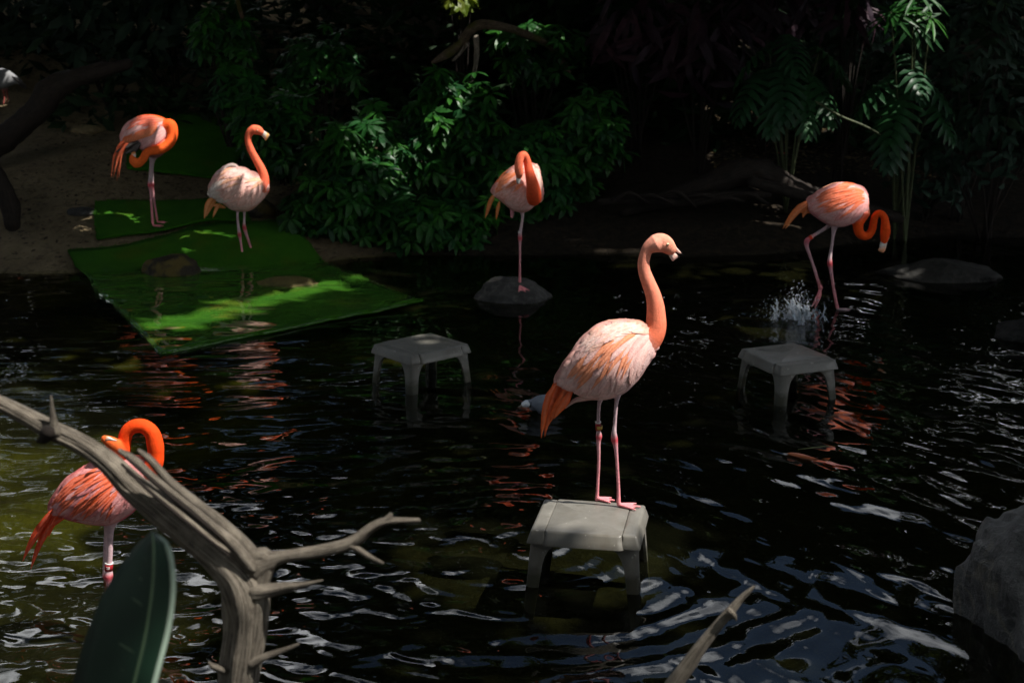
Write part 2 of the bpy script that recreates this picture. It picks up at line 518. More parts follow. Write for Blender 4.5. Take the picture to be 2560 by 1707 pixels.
m1 = N.new("ShaderNodeMixShader"); m1.inputs[0].default_value = 0.16
L.new(tr.outputs[0], m1.inputs[1]); L.new(df.outputs[0], m1.inputs[2])
m2 = N.new("ShaderNodeMixShader")
L.new(fr.outputs[0], m2.inputs[0]); L.new(m1.outputs[0], m2.inputs[1]); L.new(gl.outputs[0], m2.inputs[2])
L.new(m2.outputs[0], N["Material Output"].inputs["Surface"])
M_WATER = m
wx = np.linspace(-9.8, 9.8, 40); wy = np.linspace(3.2, 15.2, 30)
water = mesh_obj("water", [(x, y, 0.0) for y in wy for x in wx],
                 [(j * 40 + i, j * 40 + i + 1, j * 40 + 41 + i, j * 40 + 40 + i) for j in range(29) for i in range(39)], M_WATER)
water["kind"] = "structure"

# turf mats ----------------------------------------------------------
m, nt, N, L, b = new_mat("green_turf")
f = tex_noise(N, L, 5, 5, 0.6); g = tex_noise(N, L, 160, 2, 0.6)
c = mixrgb(N, L, ramp(N, L, f, [(0.3, 0.0), (0.7, 1.0)]), (0.028, 0.125, 0.008), (0.048, 0.165, 0.008))
al = ramp(N, L, tex_noise(N, L, 1.7, 4, 0.6), [(0.54, 0.0), (0.7, 0.7)])
c = mixrgb(N, L, al, c, (0.10, 0.125, 0.010))
L.new(mixrgb(N, L, 1.0, c, ramp(N, L, g, [(0.3, 0.6), (0.7, 1.15)]), 'MULTIPLY'), b.inputs["Base Color"])
b.inputs["Roughness"].default_value = 0.9
b.inputs["Specular IOR Level"].default_value = 0.1
bump(N, L, g, 1.0, 0.012, b)
# a film of water lies over the lower part of the mat
geo = N.new("ShaderNodeNewGeometry"); sz = N.new("ShaderNodeSeparateXYZ"); L.new(geo.outputs["Position"], sz.inputs[0])
film = N.new("ShaderNodeMapRange"); film.inputs[1].default_value = 0.045; film.inputs[2].default_value = 0.03
L.new(sz.outputs["Z"], film.inputs[0]); L.new(film.outputs[0], b.inputs["Coat Weight"])
b.inputs["Coat Roughness"].default_value = 0.02; b.inputs["Coat IOR"].default_value = 1.33
fb = N.new("ShaderNodeBump"); fb.inputs["Distance"].default_value = 1.0; fb.inputs["Strength"].default_value = 1.0
fh = tex_noise(N, L, 3.0, 0, 0.5, None, (1, 2.2, 1), 0.4)
fm = N.new("ShaderNodeMath"); fm.operation = 'MULTIPLY'; fm.inputs[1].default_value = 0.010
L.new(fh, fm.inputs[0]); L.new(fm.outputs[0], fb.inputs["Height"]); L.new(fb.outputs[0], b.inputs["Coat Normal"])
M_TURF = m

def turf_mat(label, quad, hfun, wav=0.05, nu=46, nv=36, thick=0.022):
    """quad: four ground corners (u along first edge); edges wander a little, pile stands up along the rim"""
    q = [Vector(p) for p in quad]
    ctr = sum(q, Vector()) / 4
    S = Soup()
    top, bot = [], []
    for j in range(nv + 1):
        for i in range(nu + 1):
            u, v = i / nu, j / nv
            p = (q[0] * (1 - u) + q[1] * u) * (1 - v) + (q[3] * (1 - u) + q[2] * u) * v
            e = min(u, 1 - u, v, 1 - v)
            k = 1 - sstep(0, 0.06, e)
            w = wav * noise.noise((p.x * 1.6, p.y * 1.6, 9.1)) + 0.3 * wav * noise.noise((p.x * 7, p.y * 7, 2.1))
            if e < 1e-6:
                w += 0.010 * random.uniform(-1, 1)
            p = p + (p - ctr).normalized() * w * k
            z = hfun(p, u, v) + 0.010 * noise.noise((p.x * 3, p.y * 3, 5))
            top.append((p.x, p.y, z)); bot.append((p.x, p.y, z - thick))
    n1 = (nu + 1) * (nv + 1)
    F = []
    for j in range(nv):
        for i in range(nu):
            a = j * (nu + 1) + i
            F.append((a, a + 1, a + nu + 2, a + nu + 1)); F.append((n1 + a + nu + 1, n1 + a + nu + 2, n1 + a + 1, n1 + a))
    rim = [i for i in range(nu + 1)] + [j * (nu + 1) + nu for j in range(1, nv + 1)] + [nv * (nu + 1) + i for i in range(nu - 1, -1, -1)] + [j * (nu + 1) for j in range(nv - 1, 0, -1)]
    for k in range(len(rim)):
        a, c2 = rim[k], rim[(k + 1) % len(rim)]
        F.append((c2, a, n1 + a, n1 + c2))
    V = top + bot
    me = BVHTree.FromPolygons(top, [f_ for f_ in F if max(f_) < n1])
    # facing up?
    o = mesh_obj("turf_mat", V, F, M_TURF)
    bmx = bmesh.new(); bmx.from_mesh(o.data); bmesh.ops.recalc_face_normals(bmx, faces=bmx.faces); bmx.to_mesh(o.data); bmx.free()
    tag(o, label, "mat", "green artificial turf mats")
    # short stiff pile standing along the rim
    P = Soup()
    for k in range(len(rim)):
        a, c2 = Vector(top[rim[k]]), Vector(top[rim[(k + 1) % len(rim)]])
        for _ in range(max(2, int((c2 - a).length / 0.012))):
            p = a.lerp(c2, random.random()); out = (p - ctr); out.z = 0; out.normalize()
            t = p + out * random.uniform(0.004, 0.022) + Vector((random.uniform(-.01, .01), random.uniform(-.01, .01), random.uniform(0.0, 0.018)))
            s_ = (c2 - a).normalized() * 0.005
            i0 = len(P.v)
            P.v += [tuple(p - s_ - out * 0.004), tuple(p + s_ - out * 0.004), tuple(t)]; P.f.append((i0, i0 + 1, i0 + 2))
    e = mesh_obj("pile_edge", P.v, P.f, M_TURF, o, smooth=False); e["kind"] = "stuff"
    return me

def hit(bvs, u, v):
    """where the ray through a pixel of the survey photo meets one of these surfaces"""
    best = None
    for bv in bvs:
        h_ = bv.ray_cast(Vector((0, 0, CAM_H)), ray(u, v).normalized())
        if h_[0] and (best is None or h_[3] < best[1]): best = (h_[0], h_[3])
    return best[0]

def gpt(u, v):
    return hit([GB], u, v)

matA_q = [at_z(403, 893, -0.02), at_z(1058, 762, 0.0), gpt(716, 560), at_z(174, 648, 0.05)]
def hA(p, u, v):
    base = 0.014 + 0.012 * u * (1 - v)
    return max(base + 0.06 * max(0.0, v - 0.7) / 0.3, gz(p.x, p.y) + 0.04 * sstep(0.45, 0.8, v)) + 0.016 * sstep(0.06, 0.0, v) * u
BV_A = turf_mat("big green turf mat sloping from the bank into the water", matA_q, hA)
matB_q = [gpt(240, 608), gpt(625, 562), gpt(600, 505), gpt(238, 516)]
BV_B = turf_mat("small green turf mat lying on the bank under the preening flamingo", matB_q, lambda p, u, v: gz(p.x, p.y) + 0.05, 0.02)
matC_q = [gpt(315, 430), gpt(580, 450), gpt(640, 310), gpt(350, 290)]
BV_C = turf_mat("dark green turf mat in deep shade behind the preening flamingo", matC_q, lambda p, u, v: gz(p.x, p.y) + 0.045, 0.07)

def top_of(bv, x, y, dflt=0.0):
    h_ = bv.ray_cast(Vector((x, y, 5)), Vector((0, 0, -1)))
    return h_[0].z if h_[0] else dflt

# the boulder has pale mineral veins
m, nt, N, L, b = new_mat("veined_rock")
f = tex_noise(N, L, 4.0, 10, 0.68); g = tex_noise(N, L, 30.0, 5, 0.6)
cc = mixrgb(N, L, ramp(N, L, f, [(0.35, 0.0), (0.65, 1.0)]), (0.03, 0.031, 0.032), (0.15, 0.15, 0.145))
cc = mixrgb(N, L, ramp(N, L, g, [(0.5, 0.0), (0.72, 0.5)]), cc, (0.19, 0.19, 0.185))
vn = tex_noise(N, L, 2.2, 3, 0.55, None, None, 0.6)
cc = mixrgb(N, L, ramp(N, L, vn, [(0.485, 0.0), (0.498, 0.35), (0.506, 0.35), (0.52, 0.0)]), cc, (0.26, 0.24, 0.17))
L.new(cc, b.inputs["Base Color"]); b.inputs["Roughness"].default_value = 0.5
bump(N, L, f, 1.0, 0.11, b)
M_ROCKV = m
M_ROCKF = m_rock("brown_flat_rock", (0.05, 0.042, 0.015), (0.11, 0.09, 0.03))
# rocks --------------------------------------------------------------
def rock(label, ctr, rx, ry, rz, mat, seed, sharp=0.0, rot=0.0, cat="rock", group="rocks in and around the pond", smooth=True):
    bm = bmesh.new()
    bmesh.ops.create_icosphere(bm, subdivisions=5, radius=1)
    r_ = random.Random(seed)
    planes = [(Vector((r_.uniform(-1, 1), r_.uniform(-1, 1), r_.uniform(-0.3, 1))).normalized(), r_.uniform(0.62, 0.9)) for _ in range(9)]
    cr, sr = math.cos(rot), math.sin(rot)
    if sharp > 0.8:                                   # broken stone: many flat faces, little rounding
        planes = [(Vector((r_.gauss(0, 1), r_.gauss(0, 1), r_.gauss(0, 1))).normalized(), r_.uniform(0.60, 0.92)) for _ in range(34)]
    for v in bm.verts:
        p = v.co.copy()
        if sharp:
            for n_, d_ in planes:
                k = p.dot(n_) - d_
                if k > 0: p -= n_ * k * sharp
        q = p * 1.0
        p *= 1 + (0.16 if smooth else 0.05) * noise.noise(q * 1.3 + Vector((seed, 0, 0))) + (0.07 if smooth else 0.04) * noise.noise(q * 3.1 + Vector((0, seed, 0))) + (0.03 if smooth else 0.018) * noise.noise(q * 8 + Vector((0, 0, seed)))
        if not smooth:                                # cracks and chipped steps
            p *= 1 - 0.05 * max(0.0, 1 - abs(noise.noise(q * 1.9 + Vector((2, seed, 5)))) * 7) - 0.03 * max(0.0, 1 - abs(noise.noise(q * 4.5 + Vector((seed, 1, 5)))) * 6)
            p *= 1 + 0.035 * round(2.2 * noise.noise(q * 2.6 + Vector((9, 2, seed))))
        x, y, z = p.x * rx, p.y * ry, p.z * rz
        v.co = Vector((ctr[0] + x * cr - y * sr, ctr[1] + x * sr + y * cr, ctr[2] + z))
    me = bpy.data.meshes.new("rock"); bm.to_mesh(me)
    me.polygons.foreach_set("use_smooth", [smooth] * len(me.polygons))
    bv = BVHTree.FromBMesh(bm); bm.free()
    me.materials.append(mat)
    o = link("rock", me)
    tag(o, label, cat, group)
    return bv

p = at_z(422, 693, 0.0); rock("dark mossy rock lying on the left of the big turf mat", (p.x, p.y + 0.12, 0.0), 0.26, 0.2, 0.17, M_ROCKM, 3)
p = at_z(715, 712, 0.0); rock("flat brown rock barely out of the water on the turf mat", (p.x, p.y, 0.005), 0.26, 0.16, 0.06, M_ROCKF, 8)
p = at_z(1285, 758, 0.0); ROCK3 = rock("grey rock in the pond under the one-legged flamingo", (p.x, p.y + 0.20, 0.0), 0.30, 0.24, 0.17, M_ROCK, 5, 0.5)
p = at_z(2370, 705, 0.0); rock("low dim rock at the waterline right of the wading flamingo", (p.x, p.y + 0.25, 0.0), 0.52, 0.3, 0.15, M_ROCKD, 14, 0.6)
p = at_z(2540, 840, 0.0); rock("small dark rock half out of the water at the right edge", (p.x + 0.12, p.y, 0.0), 0.3, 0.22, 0.14, M_ROCKD, 17, 0.6)
p = at_z(2650, 1640, 0.0); rock("big angular grey boulder in the lower right corner", (p.x + 0.10, p.y + 0.28, 0.0), 0.42, 0.40, 0.70, M_ROCKV, 31, 1.0, 0.3, smooth=False)
p = at_y(1350, 275, 15.0); rock("upright tan stone standing behind the centre bushes", (p.x, 15.0, gz(p.x, 15.0) + 0.15), 0.07, 0.08, 0.30, M_ROCKT, 21, 0.5)
p = at_y(1300, 268, 14.9); rock("rounded grey stone beside the upright tan stone", (p.x, 14.9, gz(p.x, 14.9) + 0.18), 0.13, 0.12, 0.2, M_ROCK, 24, 0.4)
p = gpt(225, 327); rock("low earthy stone on the bank left of the preening flamingo", (p.x, p.y, gz(p.x, p.y)), 0.2, 0.12, 0.07, M_ROCKT, 27, 0.4)
p = gpt(215, 532); rock("pale stone at the left end of the small turf mat", (p.x - 0.03, p.y, gz(p.x, p.y)), 0.16, 0.10, 0.06, M_ROCK, 29, 0.4)
p = gpt(640, 548); rock("dark rock behind the legs of the fluffed flamingo", (p.x, p.y + 0.15, gz(p.x, p.y) + 0.06), 0.17, 0.14, 0.13, M_ROCKM, 33, 0.4)
p = at_z(1445, 600, 0.0); rock("faint rock at the foot of the right hand bushes", (p.x, p.y, 0.03), 0.3, 0.16, 0.1, M_ROCKD, 37, 0.5)
# ================================================================== stools
def slab(x0, x1, y0, y1, zt, h, r=0.022, kx=(1.0, 1.0), rc=0.025):
    """moulded panel: rounded corners, rolled edge running down into an apron"""
    S = Soup()
    prof = [(0.0, -h), (0.0, -h * 0.5), (0.002, -r * 1.2), (r * 0.25, -r * 0.45), (r * 0.6, -r * 0.14), (r * 1.1, -0.001), (r * 2.4, 0.0)]
    rings = []
    for ins, dz in prof:
        ring = []
        for cx, cy, a0 in ((x1, y1, 0), (x0, y1, 90), (x0, y0, 180), (x1, y0, 270)):
            sx = 1 if cx == x1 else -1; sy = 1 if cy == y1 else -1
            for k in range(5):
                a = R(a0 + 90 * k / 4)
                rr = max(rc - ins, 0.004)
                ix = ins * (kx[1] if sx > 0 else kx[0])          # the moulded seam keeps a tight edge
                px = cx - sx * (ix + rr) + math.cos(a) * rr
                py = cy - sy * (ins + rr) + math.sin(a) * rr
                fl = 0.012 * max(0.0, -dz - r) / max(h - r, 1e-3)
                ring.append((px + sx * fl, py + sy * fl, zt + dz))
        rings.append(ring)
    S.loft(rings)
    return S

def stool_parts(root, ht):
    zt = ht
    def put(name, S):
        o = S.build(name, M_PLASTIC); o.parent = root
        return o
    put("top_panel", slab(-0.1648, 0.1648, -0.214, 0.214, zt, 0.062, kx=(0.06, 0.06)))
    for sx in (-1, 1):
        a, b2 = sorted((sx * 0.166, sx * 0.232))
        put("end_panel", slab(a, b2, -0.200, 0.200, zt - 0.0015, 0.058, 0.016, kx=(0.06, 1.0) if sx > 0 else (1.0, 0.06), rc=0.012))
    for sx in (-1, 1):
        for sy in (-1, 1):
            S = Soup(); rings = []
            for q, arm in ((0.0, 0.115), (0.035, 0.108), (0.06, 0.082), (0.09, 0.068), (0.13, 0.060), (ht - 0.02, 0.046)):
                z = zt - 0.03 - q
                sp_ = 0.034 * q / 0.4
                X, Y = 0.226 + sp_, 0.190 + sp_
                t = 0.014
                c_ = 0.012
                poly = [(X - c_, Y), (X - arm, Y), (X - arm, Y - t), (X - 0.030, Y - t), (X - 0.030, Y - 0.022), (X - t - 0.004, Y - 0.026), (X - t, Y - 0.032), (X - t, Y - arm), (X, Y - arm), (X, Y - c_)]
                rings.append([(sx * px, sy * py, z) for px, py in poly])
            S.loft(rings)
            put("leg", S)

def stool(label, x, y, zt, rot, ht):
    root = thing("plastic_stool", label, "stool", (x, y, zt - ht), "taupe plastic stools standing in the pond")
    root.rotation_euler.z = rot
    stool_parts(root, ht)
    for ch in root.children:
        bmx = bmesh.new(); bmx.from_mesh(ch.data); bmesh.ops.recalc_face_normals(bmx, faces=bmx.faces)
        bmx.to_mesh(ch.data); bmx.free()
        bv_ = ch.modifiers.new("bevel", 'BEVEL'); bv_.width = 0.003; bv_.segments = 2; bv_.limit_method = 'ANGLE'; bv_.angle_limit = R(45)
    return root

stool("taupe plastic stool with the sunlit flamingo standing on it", 0.337, 6.26, 0.26, R(-10), 0.42)
stool("empty taupe stool in the water in front of the big turf mat", -0.575, 9.33, 0.25, R(41), 0.41)
stool("empty dark taupe stool in the water in front of the splash", 1.70, 9.08, 0.25, R(113), 0.41)

# ================================================================== flamingos
PALE, ORANGE, DEEP, ROSE = (0.84, 0.60, 0.55), (0.88, 0.31, 0.13), (0.88, 0.12, 0.03), (0.74, 0.28, 0.28)
TIBIA, KNEE, TARSUS, FOOT = (0.60, 0.42, 0.44), (0.62, 0.07, 0.09), (0.62, 0.33, 0.36), (0.78, 0.26, 0.28)
def mix3(a, b, t):
    t = min(1.0, max(0.0, t))
    return tuple(x * (1 - t) + y * t for x, y in zip(a, b))

def remesh(S, voxel, smooth, name):
    me = bpy.data.meshes.new("soup")
    me.from_pydata(S.v, [], S.f); me.update()
    bmx = bmesh.new(); bmx.from_mesh(me); bmesh.ops.recalc_face_normals(bmx, faces=bmx.faces); bmx.to_mesh(me); bmx.free()
    o = bpy.data.objects.new("soup", me); col.objects.link(o)
    r_ = o.modifiers.new("r", 'REMESH'); r_.mode = 'VOXEL'; r_.voxel_size = voxel; r_.use_smooth_shade = True
    s_ = o.modifiers.new("s", 'SMOOTH'); s_.factor = 0.5; s_.iterations = smooth
    dg = bpy.context.evaluated_depsgraph_get(); dg.update()
    out = bpy.data.meshes.new_from_object(o.evaluated_get(dg))
    bpy.data.objects.remove(o); bpy.data.meshes.remove(me)
    out.name = name
    kd = KDTree(len(S.v))
    for i, p in enumerate(S.v): kd.insert(p, i)
    kd.balance()
    C = np.empty((len(out.vertices), 3), np.float32)
    for i, v in enumerate(out.vertices):
        w = 0; c = np.zeros(3)
        for q, j, d in kd.find_n(v.co, 7):
            k = 1 / (d + 0.003) ** 2
            w += k; c += k * np.array(S.c[j])
        C[i] = c / w
    a = out.color_attributes.new("tint", 'FLOAT_COLOR', 'POINT')
    a.data.foreach_set("color", np.c_[C, np.ones(len(C), np.float32)].ravel())
    out.polygons.foreach_set("use_smooth", [True] * len(out.polygons))
    return out

class Bird:
    def __init__(b, label, Y, tf, foot, body, depth, voxel=0.004, seed=1, cat="flamingo", group="flamingos around the pond", name="flamingo", slim=0.965):
        b.Y, b.tf, b.S, b.voxel = Y, tf, Soup(), voxel
        b.rnd = random.Random(seed)
        d = Y / ray(tf[1] + 400 * tf[0], tf[2] + 600 * tf[0]).y
        b.k = tf[0] * d / FPX                        # metres per traced unit at this distance
        base = b.P(*foot)
        b.root = thing(name, label, cat, base, group)
        b.sec = catmull(body, 5)
        m_ = (b.sec[:, :2] + b.sec[:, 2:]) / 2                    # the plumage laid on later fills the outline up again
        b.sec = np.c_[m_ + (b.sec[:, :2] - m_) * slim, m_ + (b.sec[:, 2:] - m_) * slim]
        c_ = m_.mean(axis=0); b.sec = np.c_[c_ + (b.sec[:, :2] - c_) * (slim + 1) / 2, c_ + (b.sec[:, 2:] - c_) * (slim + 1) / 2]
        b.depth = depth
        b.feath = 0
    def P(b, x, y, dy=0.0):
        s, ox, oy = b.tf
        return at_y(ox + x * s, oy + y * s, b.Y + dy)
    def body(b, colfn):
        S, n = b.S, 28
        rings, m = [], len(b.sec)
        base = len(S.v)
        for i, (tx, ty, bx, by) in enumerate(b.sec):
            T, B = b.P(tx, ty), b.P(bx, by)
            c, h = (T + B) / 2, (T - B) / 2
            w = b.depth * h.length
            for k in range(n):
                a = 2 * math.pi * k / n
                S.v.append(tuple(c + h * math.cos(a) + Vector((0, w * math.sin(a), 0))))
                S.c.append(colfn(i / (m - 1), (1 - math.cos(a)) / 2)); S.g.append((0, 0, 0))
        for i in range(m - 1):
            for k in range(n):
                q, q2 = base + i * n + k, base + i * n + (k + 1) % n
                S.f.append((q, q2, q2 + n, q + n))
        b.bbv = BVHTree.FromPolygons(S.v[base:], [[j - base for j in f_] for f_ in S.f if min(f_) >= base])
        for i in (0, m - 1):
            ci = len(S.v); p = np.mean(np.array(S.v[base + i * n: base + (i + 1) * n]), axis=0)
            S.v.append(tuple(p)); S.c.append(colfn(i / (m - 1), 0.4)); S.g.append((0, 0, 0))
            for k in range(n): S.f.append((base + i * n + k, base + i * n + (k + 1) % n, ci))
    def tube(b, pts, colors, n=16, ysc=1.0, sub=5):
        """pts: traced x, y, half width, offset in depth"""
        b.S.tube([b.P(p[0], p[1], p[3] if len(p) > 3 else 0.0) for p in pts], [p[2] * b.k for p in pts], n, sub, ysc, colors)
    def neck(b, pts, c0, c1, ysc=1.0):
        m = len(pts)
        b.tube(pts, [mix3(c0, c1, i / (m - 1)) for i in range(m)], 18, ysc)
    def leg(b, pts, knee=None, cols=None):
        m = len(pts)
        cs = []
        for i, p in enumerate(pts):
            if knee is None: cs.append(TARSUS)
            elif abs(i - knee) < 0.6: cs.append(KNEE)
            else: cs.append(TIBIA if i < knee else mix3(TARSUS, FOOT, (i - knee) / max(1, m - 1 - knee)))
        b.tube(pts, cols or cs, 12, 1.0, 4)
    def foot(b, x, y, dy, ang, ln=0.085, spread=30, z=None, pitch=0.0, th=0.0065, colr=FOOT):
        """three webbed toes spreading from the heel on the ground"""
        p = b.P(x, y, dy)
        if z is not None: p.z = z
        p.z += th * 0.8
        tips = []
        for a, q in ((-spread, 0.9), (0, 1.0), (spread, 0.88)):
            d = Vector((math.cos(ang + R(a)), math.sin(ang + R(a)), -pitch))
            t = p + d * ln * q
            tips.append((p, d, ln * q))
            b.S.tube([p + Vector((0, 0, th * 0.9)), p + d * ln * q * 0.5 + Vector((0, 0, th * 0.5)), t], [th * 1.25, th, th * 0.7], 8, 3, 1.0, [colr] * 3)
        for i in range(2):
            a1, a2 = p + tips[i][1] * tips[i][2] * 0.86, p + tips[i + 1][1] * tips[i + 1][2] * 0.86
            mid = (a1 + a2) / 2 - (tips[i][1] + tips[i + 1][1]) * 0.5 * ln * 0.12
            vs = [p, a1, mid, a2]
            q0 = len(b.S.v)
            for dz in (th * 0.45, -th * 0.45):
                for v in vs: b.S.v.append((v.x, v.y, v.z + dz - th * 0.2)); b.S.c.append(mix3(colr, (0.8, 0.45, 0.45), 0.4)); b.S.g.append((0, 0, 0))
            b.S.f += [(q0, q0 + 1, q0 + 2, q0 + 3), (q0 + 7, q0 + 6, q0 + 5, q0 + 4)]
            for k in range(4): b.S.f.append((q0 + k, q0 + (k + 1) % 4, q0 + 4 + (k + 1) % 4, q0 + 4 + k))
    def finish(b, smooth=4):
        me = remesh(b.S, b.voxel, smooth, "body")
        me.materials.append(M_PLUME)
        b.bodyo = link("body", me, b.root)
        b.bv = BVHTree.FromPolygons([v.co for v in me.vertices], [p.vertices for p in me.polygons])
        return b
    # ---- plumage laid on the near side of the body
    def st(b, s, t):
        m = len(b.sec) - 1
        f = min(max(s, 0), 0.9999) * m; i = int(f); u = f - i
        q = b.sec[i] * (1 - u) + b.sec[i + 1] * u
        e = max(0.0, s - 1.0) * m
        if e > 0: q = q + (b.sec[-1] - b.sec[-4]) / 3 * e
        return q[0] * (1 - t) + q[2] * t, q[1] * (1 - t) + q[3] * t
    def surf(b, x, y, last, bv=None):
        p = b.P(x, y)
        h = (bv or b.bbv).ray_cast(Vector((p.x, b.Y - 1.2, p.z)), Vector((0, 1, 0)))
        if h[0] is None or h[0].y > b.Y + 0.02:
            return (Vector((p.x, last[0].y if last else b.Y, p.z)), last[1] if last else Vector((0, -1, 0)))
        return h[0], h[1]
    def feather(b, path, w, c0, c1, lift0=0.002, lift1=0.008, name="feather", tipw=0.5, flat=False, dy=0.0):
        """path: traced points; w: half width in traced units"""
        D = catmull(path, max(1, 8 // max(1, len(path) - 1)))
        m = len(D); V, F, C = [], [], []
        last = None
        for i in range(m):
            u = i / (m - 1)
            t = D[min(i + 1, m - 1)] - D[max(i - 1, 0)]; t = t / (np.linalg.norm(t) + 1e-9)
            nrm = np.array([-t[1], t[0]])
            ww = w * (0.35 + 0.65 * min(1, u / 0.35)) * (1 - max(0, (u - tipw) / (1 - tipw)) ** 2.2 * 0.93)
            lf = lift0 + (lift1 - lift0) * u
            for k, sd in enumerate((-1, 0, 1)):
                x, y = D[i][:2] + nrm * ww * sd
                if flat:
                    p = b.P(x, y, dy + (0.0 if sd == 0 else 0.006) + 0.02 * u); nn = Vector((0, -1, 0))
                else:
                    p, nn = b.surf(x, y, last)
                    if sd == 0: last = (p, nn)
                    nn = (nn + Vector((0, -0.25, 0))).normalized()
                V.append(p + nn * (lf + (0.0025 if sd == 0 else 0.0)))
                cc = mix3(c0, c1, u); C.append(mix3(cc, (cc[0] * 0.80, cc[1] * 0.66, cc[2] * 0.66), 0.75) if sd else mix3(cc, (0.92, 0.80, 0.75), 0.12))
        for i in range(m - 1):
            for k in range(2):
                a = i * 3 + k
                F.append((a, a + 1, a + 4, a + 3))
        o = mesh_obj(name, V, F, M_PLUME, b.bodyo, True, C)
        b.feath += 1
        return o
    def stfeather(b, s0, t0, ds, dt, w, c0, c1, bend=0.5, **kw):
        pts = []
        for u in (0, 0.25, 0.5, 0.75, 1.0):
            pts.append(b.st(s0 + ds * u, t0 + dt * (u * (1 - bend) + u * u * bend)))
        return b.feather(pts, w, c0, c1, **kw)
    def plumage(b, rows, w, pale, orange, orange_zone, flank=True, lift=0.008, pr=0.55, reach=1.0, tmax=0.55):
        r_ = b.rnd
        m = rows
        for j in range(m):                       # from the rump forward so nearer rows lie on top
            s0 = 0.74 - 0.62 * j / (m - 1)
            nt = 9
            for k in range(nt):
                t0 = 0.03 + (tmax - 0.03) * (k + 0.5 * (j % 2)) / nt + r_.uniform(-.015, .015)
                s = s0 + r_.uniform(-.02, .02)
                ds = (0.30 - 0.22 * t0) * r_.uniform(0.85, 1.1) * reach
                dt = (0.06 + 0.62 * t0 * (1 - 0.55 * s)) * reach
                z0, z1, u0, u1 = orange_zone
                isor = z0 < s < z1 and u0 < t0 < u1 and r_.random() < pr
                pv = mix3(pale, (0.90, 0.78, 0.74), r_.random() * 0.32); pv = mix3(pv, ROSE, r_.random() * 0.22)
                if isor:
                    b.stfeather(s, t0, ds * 1.02, dt * 1.05, w * 0.62, orange, mix3(orange, pale, 0.25), lift0=0.004, lift1=lift + 0.004, tipw=0.25)
                else:
                    b.stfeather(s, t0, ds, dt, w * r_.uniform(0.9, 1.15), mix3(pv, orange, 0.12), pv, lift1=lift * r_.uniform(0.8, 1.25))
        if flank:
            for j in range(9):
                s0 = 0.50 - 0.44 * j / 8
                for k in range(6):
                    t0 = tmax + 0.02 + (0.90 - tmax) * (k + 0.5 * (j % 2)) / 6
                    pv = mix3(pale, ROSE, 0.10 + 0.35 * max(0, t0 - 0.7) + 0.1 * r_.random())
                    b.stfeather(s0 + r_.uniform(-.02, .02), t0, 0.17 * r_.uniform(.8, 1.2), -0.02 + 0.16 * (1 - t0) + r_.uniform(-.03, .03), w * 0.8, pv, mix3(pv, (0.85, 0.72, 0.68), 0.4), lift1=lift * 0.6, tipw=0.4)
    # ---- bill, eye, band
    def bill(b, pairs, colors, depth=0.34, name="bill", dy=0.0):
        S = Soup(); D = catmull([p + tuple(c) for p, c in zip(pairs, colors)], 4)
        rings, cs = [], []
        for q in D:
            T, B = b.P(q[0], q[1], dy), b.P(q[2], q[3], dy); c, h = (T + B) / 2, (T - B) / 2
            w = max(depth * h.length, 0.0015)
            rings.append([c + h * math.cos(a) + Vector((0, w * math.sin(a), 0)) for a in np.linspace(0, 2 * math.pi, 12, endpoint=False)])
            cs.append(np.clip(q[4:7], 0, 1))
        S.loft(rings, cs)
        return S.build(name, M_BILL, b.bodyo, tint=True)
    def eye(b, x, y, r):
        p, nn = b.surf(x, y, None, b.bv)
        S = Soup()
        S.tube([p - nn * r * 0.5, p + nn * r * 0.35], [r, r * 0.8], 12, 3)
        e = S.build("eye", M_EYE, b.bodyo)
        S = Soup(); S.tube([p + nn * r * 0.2, p + nn * r * 1.25], [r * 0.45, r * 0.4], 10, 2)
        S.build("pupil", M_PUPIL, e)
    def band(b, p0, p1, r, mat, rim=None):
        A, B = b.P(*p0), b.P(*p1)
        ax = (B - A).normalized(); up = Vector((0, 1, 0)); N_ = (up - ax * up.dot(ax)).normalized(); Q = ax.cross(N_)
        def hoop(q0, q1, ra, rb):
            S = Soup(); n = 20
            for q, rr in ((q0, ra), (q1, ra), (q1, rb), (q0, rb)):
                c = A + (B - A) * q
                for k in range(n):
                    a = 2 * math.pi * k / n
                    S.v.append(tuple(c + (N_ * math.cos(a) + Q * math.sin(a)) * rr)); S.c.append((1, 1, 1)); S.g.append((0, 0, 0))
            for i in range(4):
                for k in range(n):
                    S.f.append((i * n + k, i * n + (k + 1) % n, ((i + 1) % 4) * n + (k + 1) % n, ((i + 1) % 4) * n + k))
            return S
        o = hoop(0, 1, r, r - 0.0015).build("leg_band", mat, b.bodyo)
        if rim: hoop(-0.13, 0.02, r * 1.04, r - 0.003).build("band_rim", rim, o)
        return o, A, B

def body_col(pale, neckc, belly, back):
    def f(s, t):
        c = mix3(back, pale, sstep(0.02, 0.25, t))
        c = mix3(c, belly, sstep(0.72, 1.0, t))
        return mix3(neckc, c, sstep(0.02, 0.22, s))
    return f
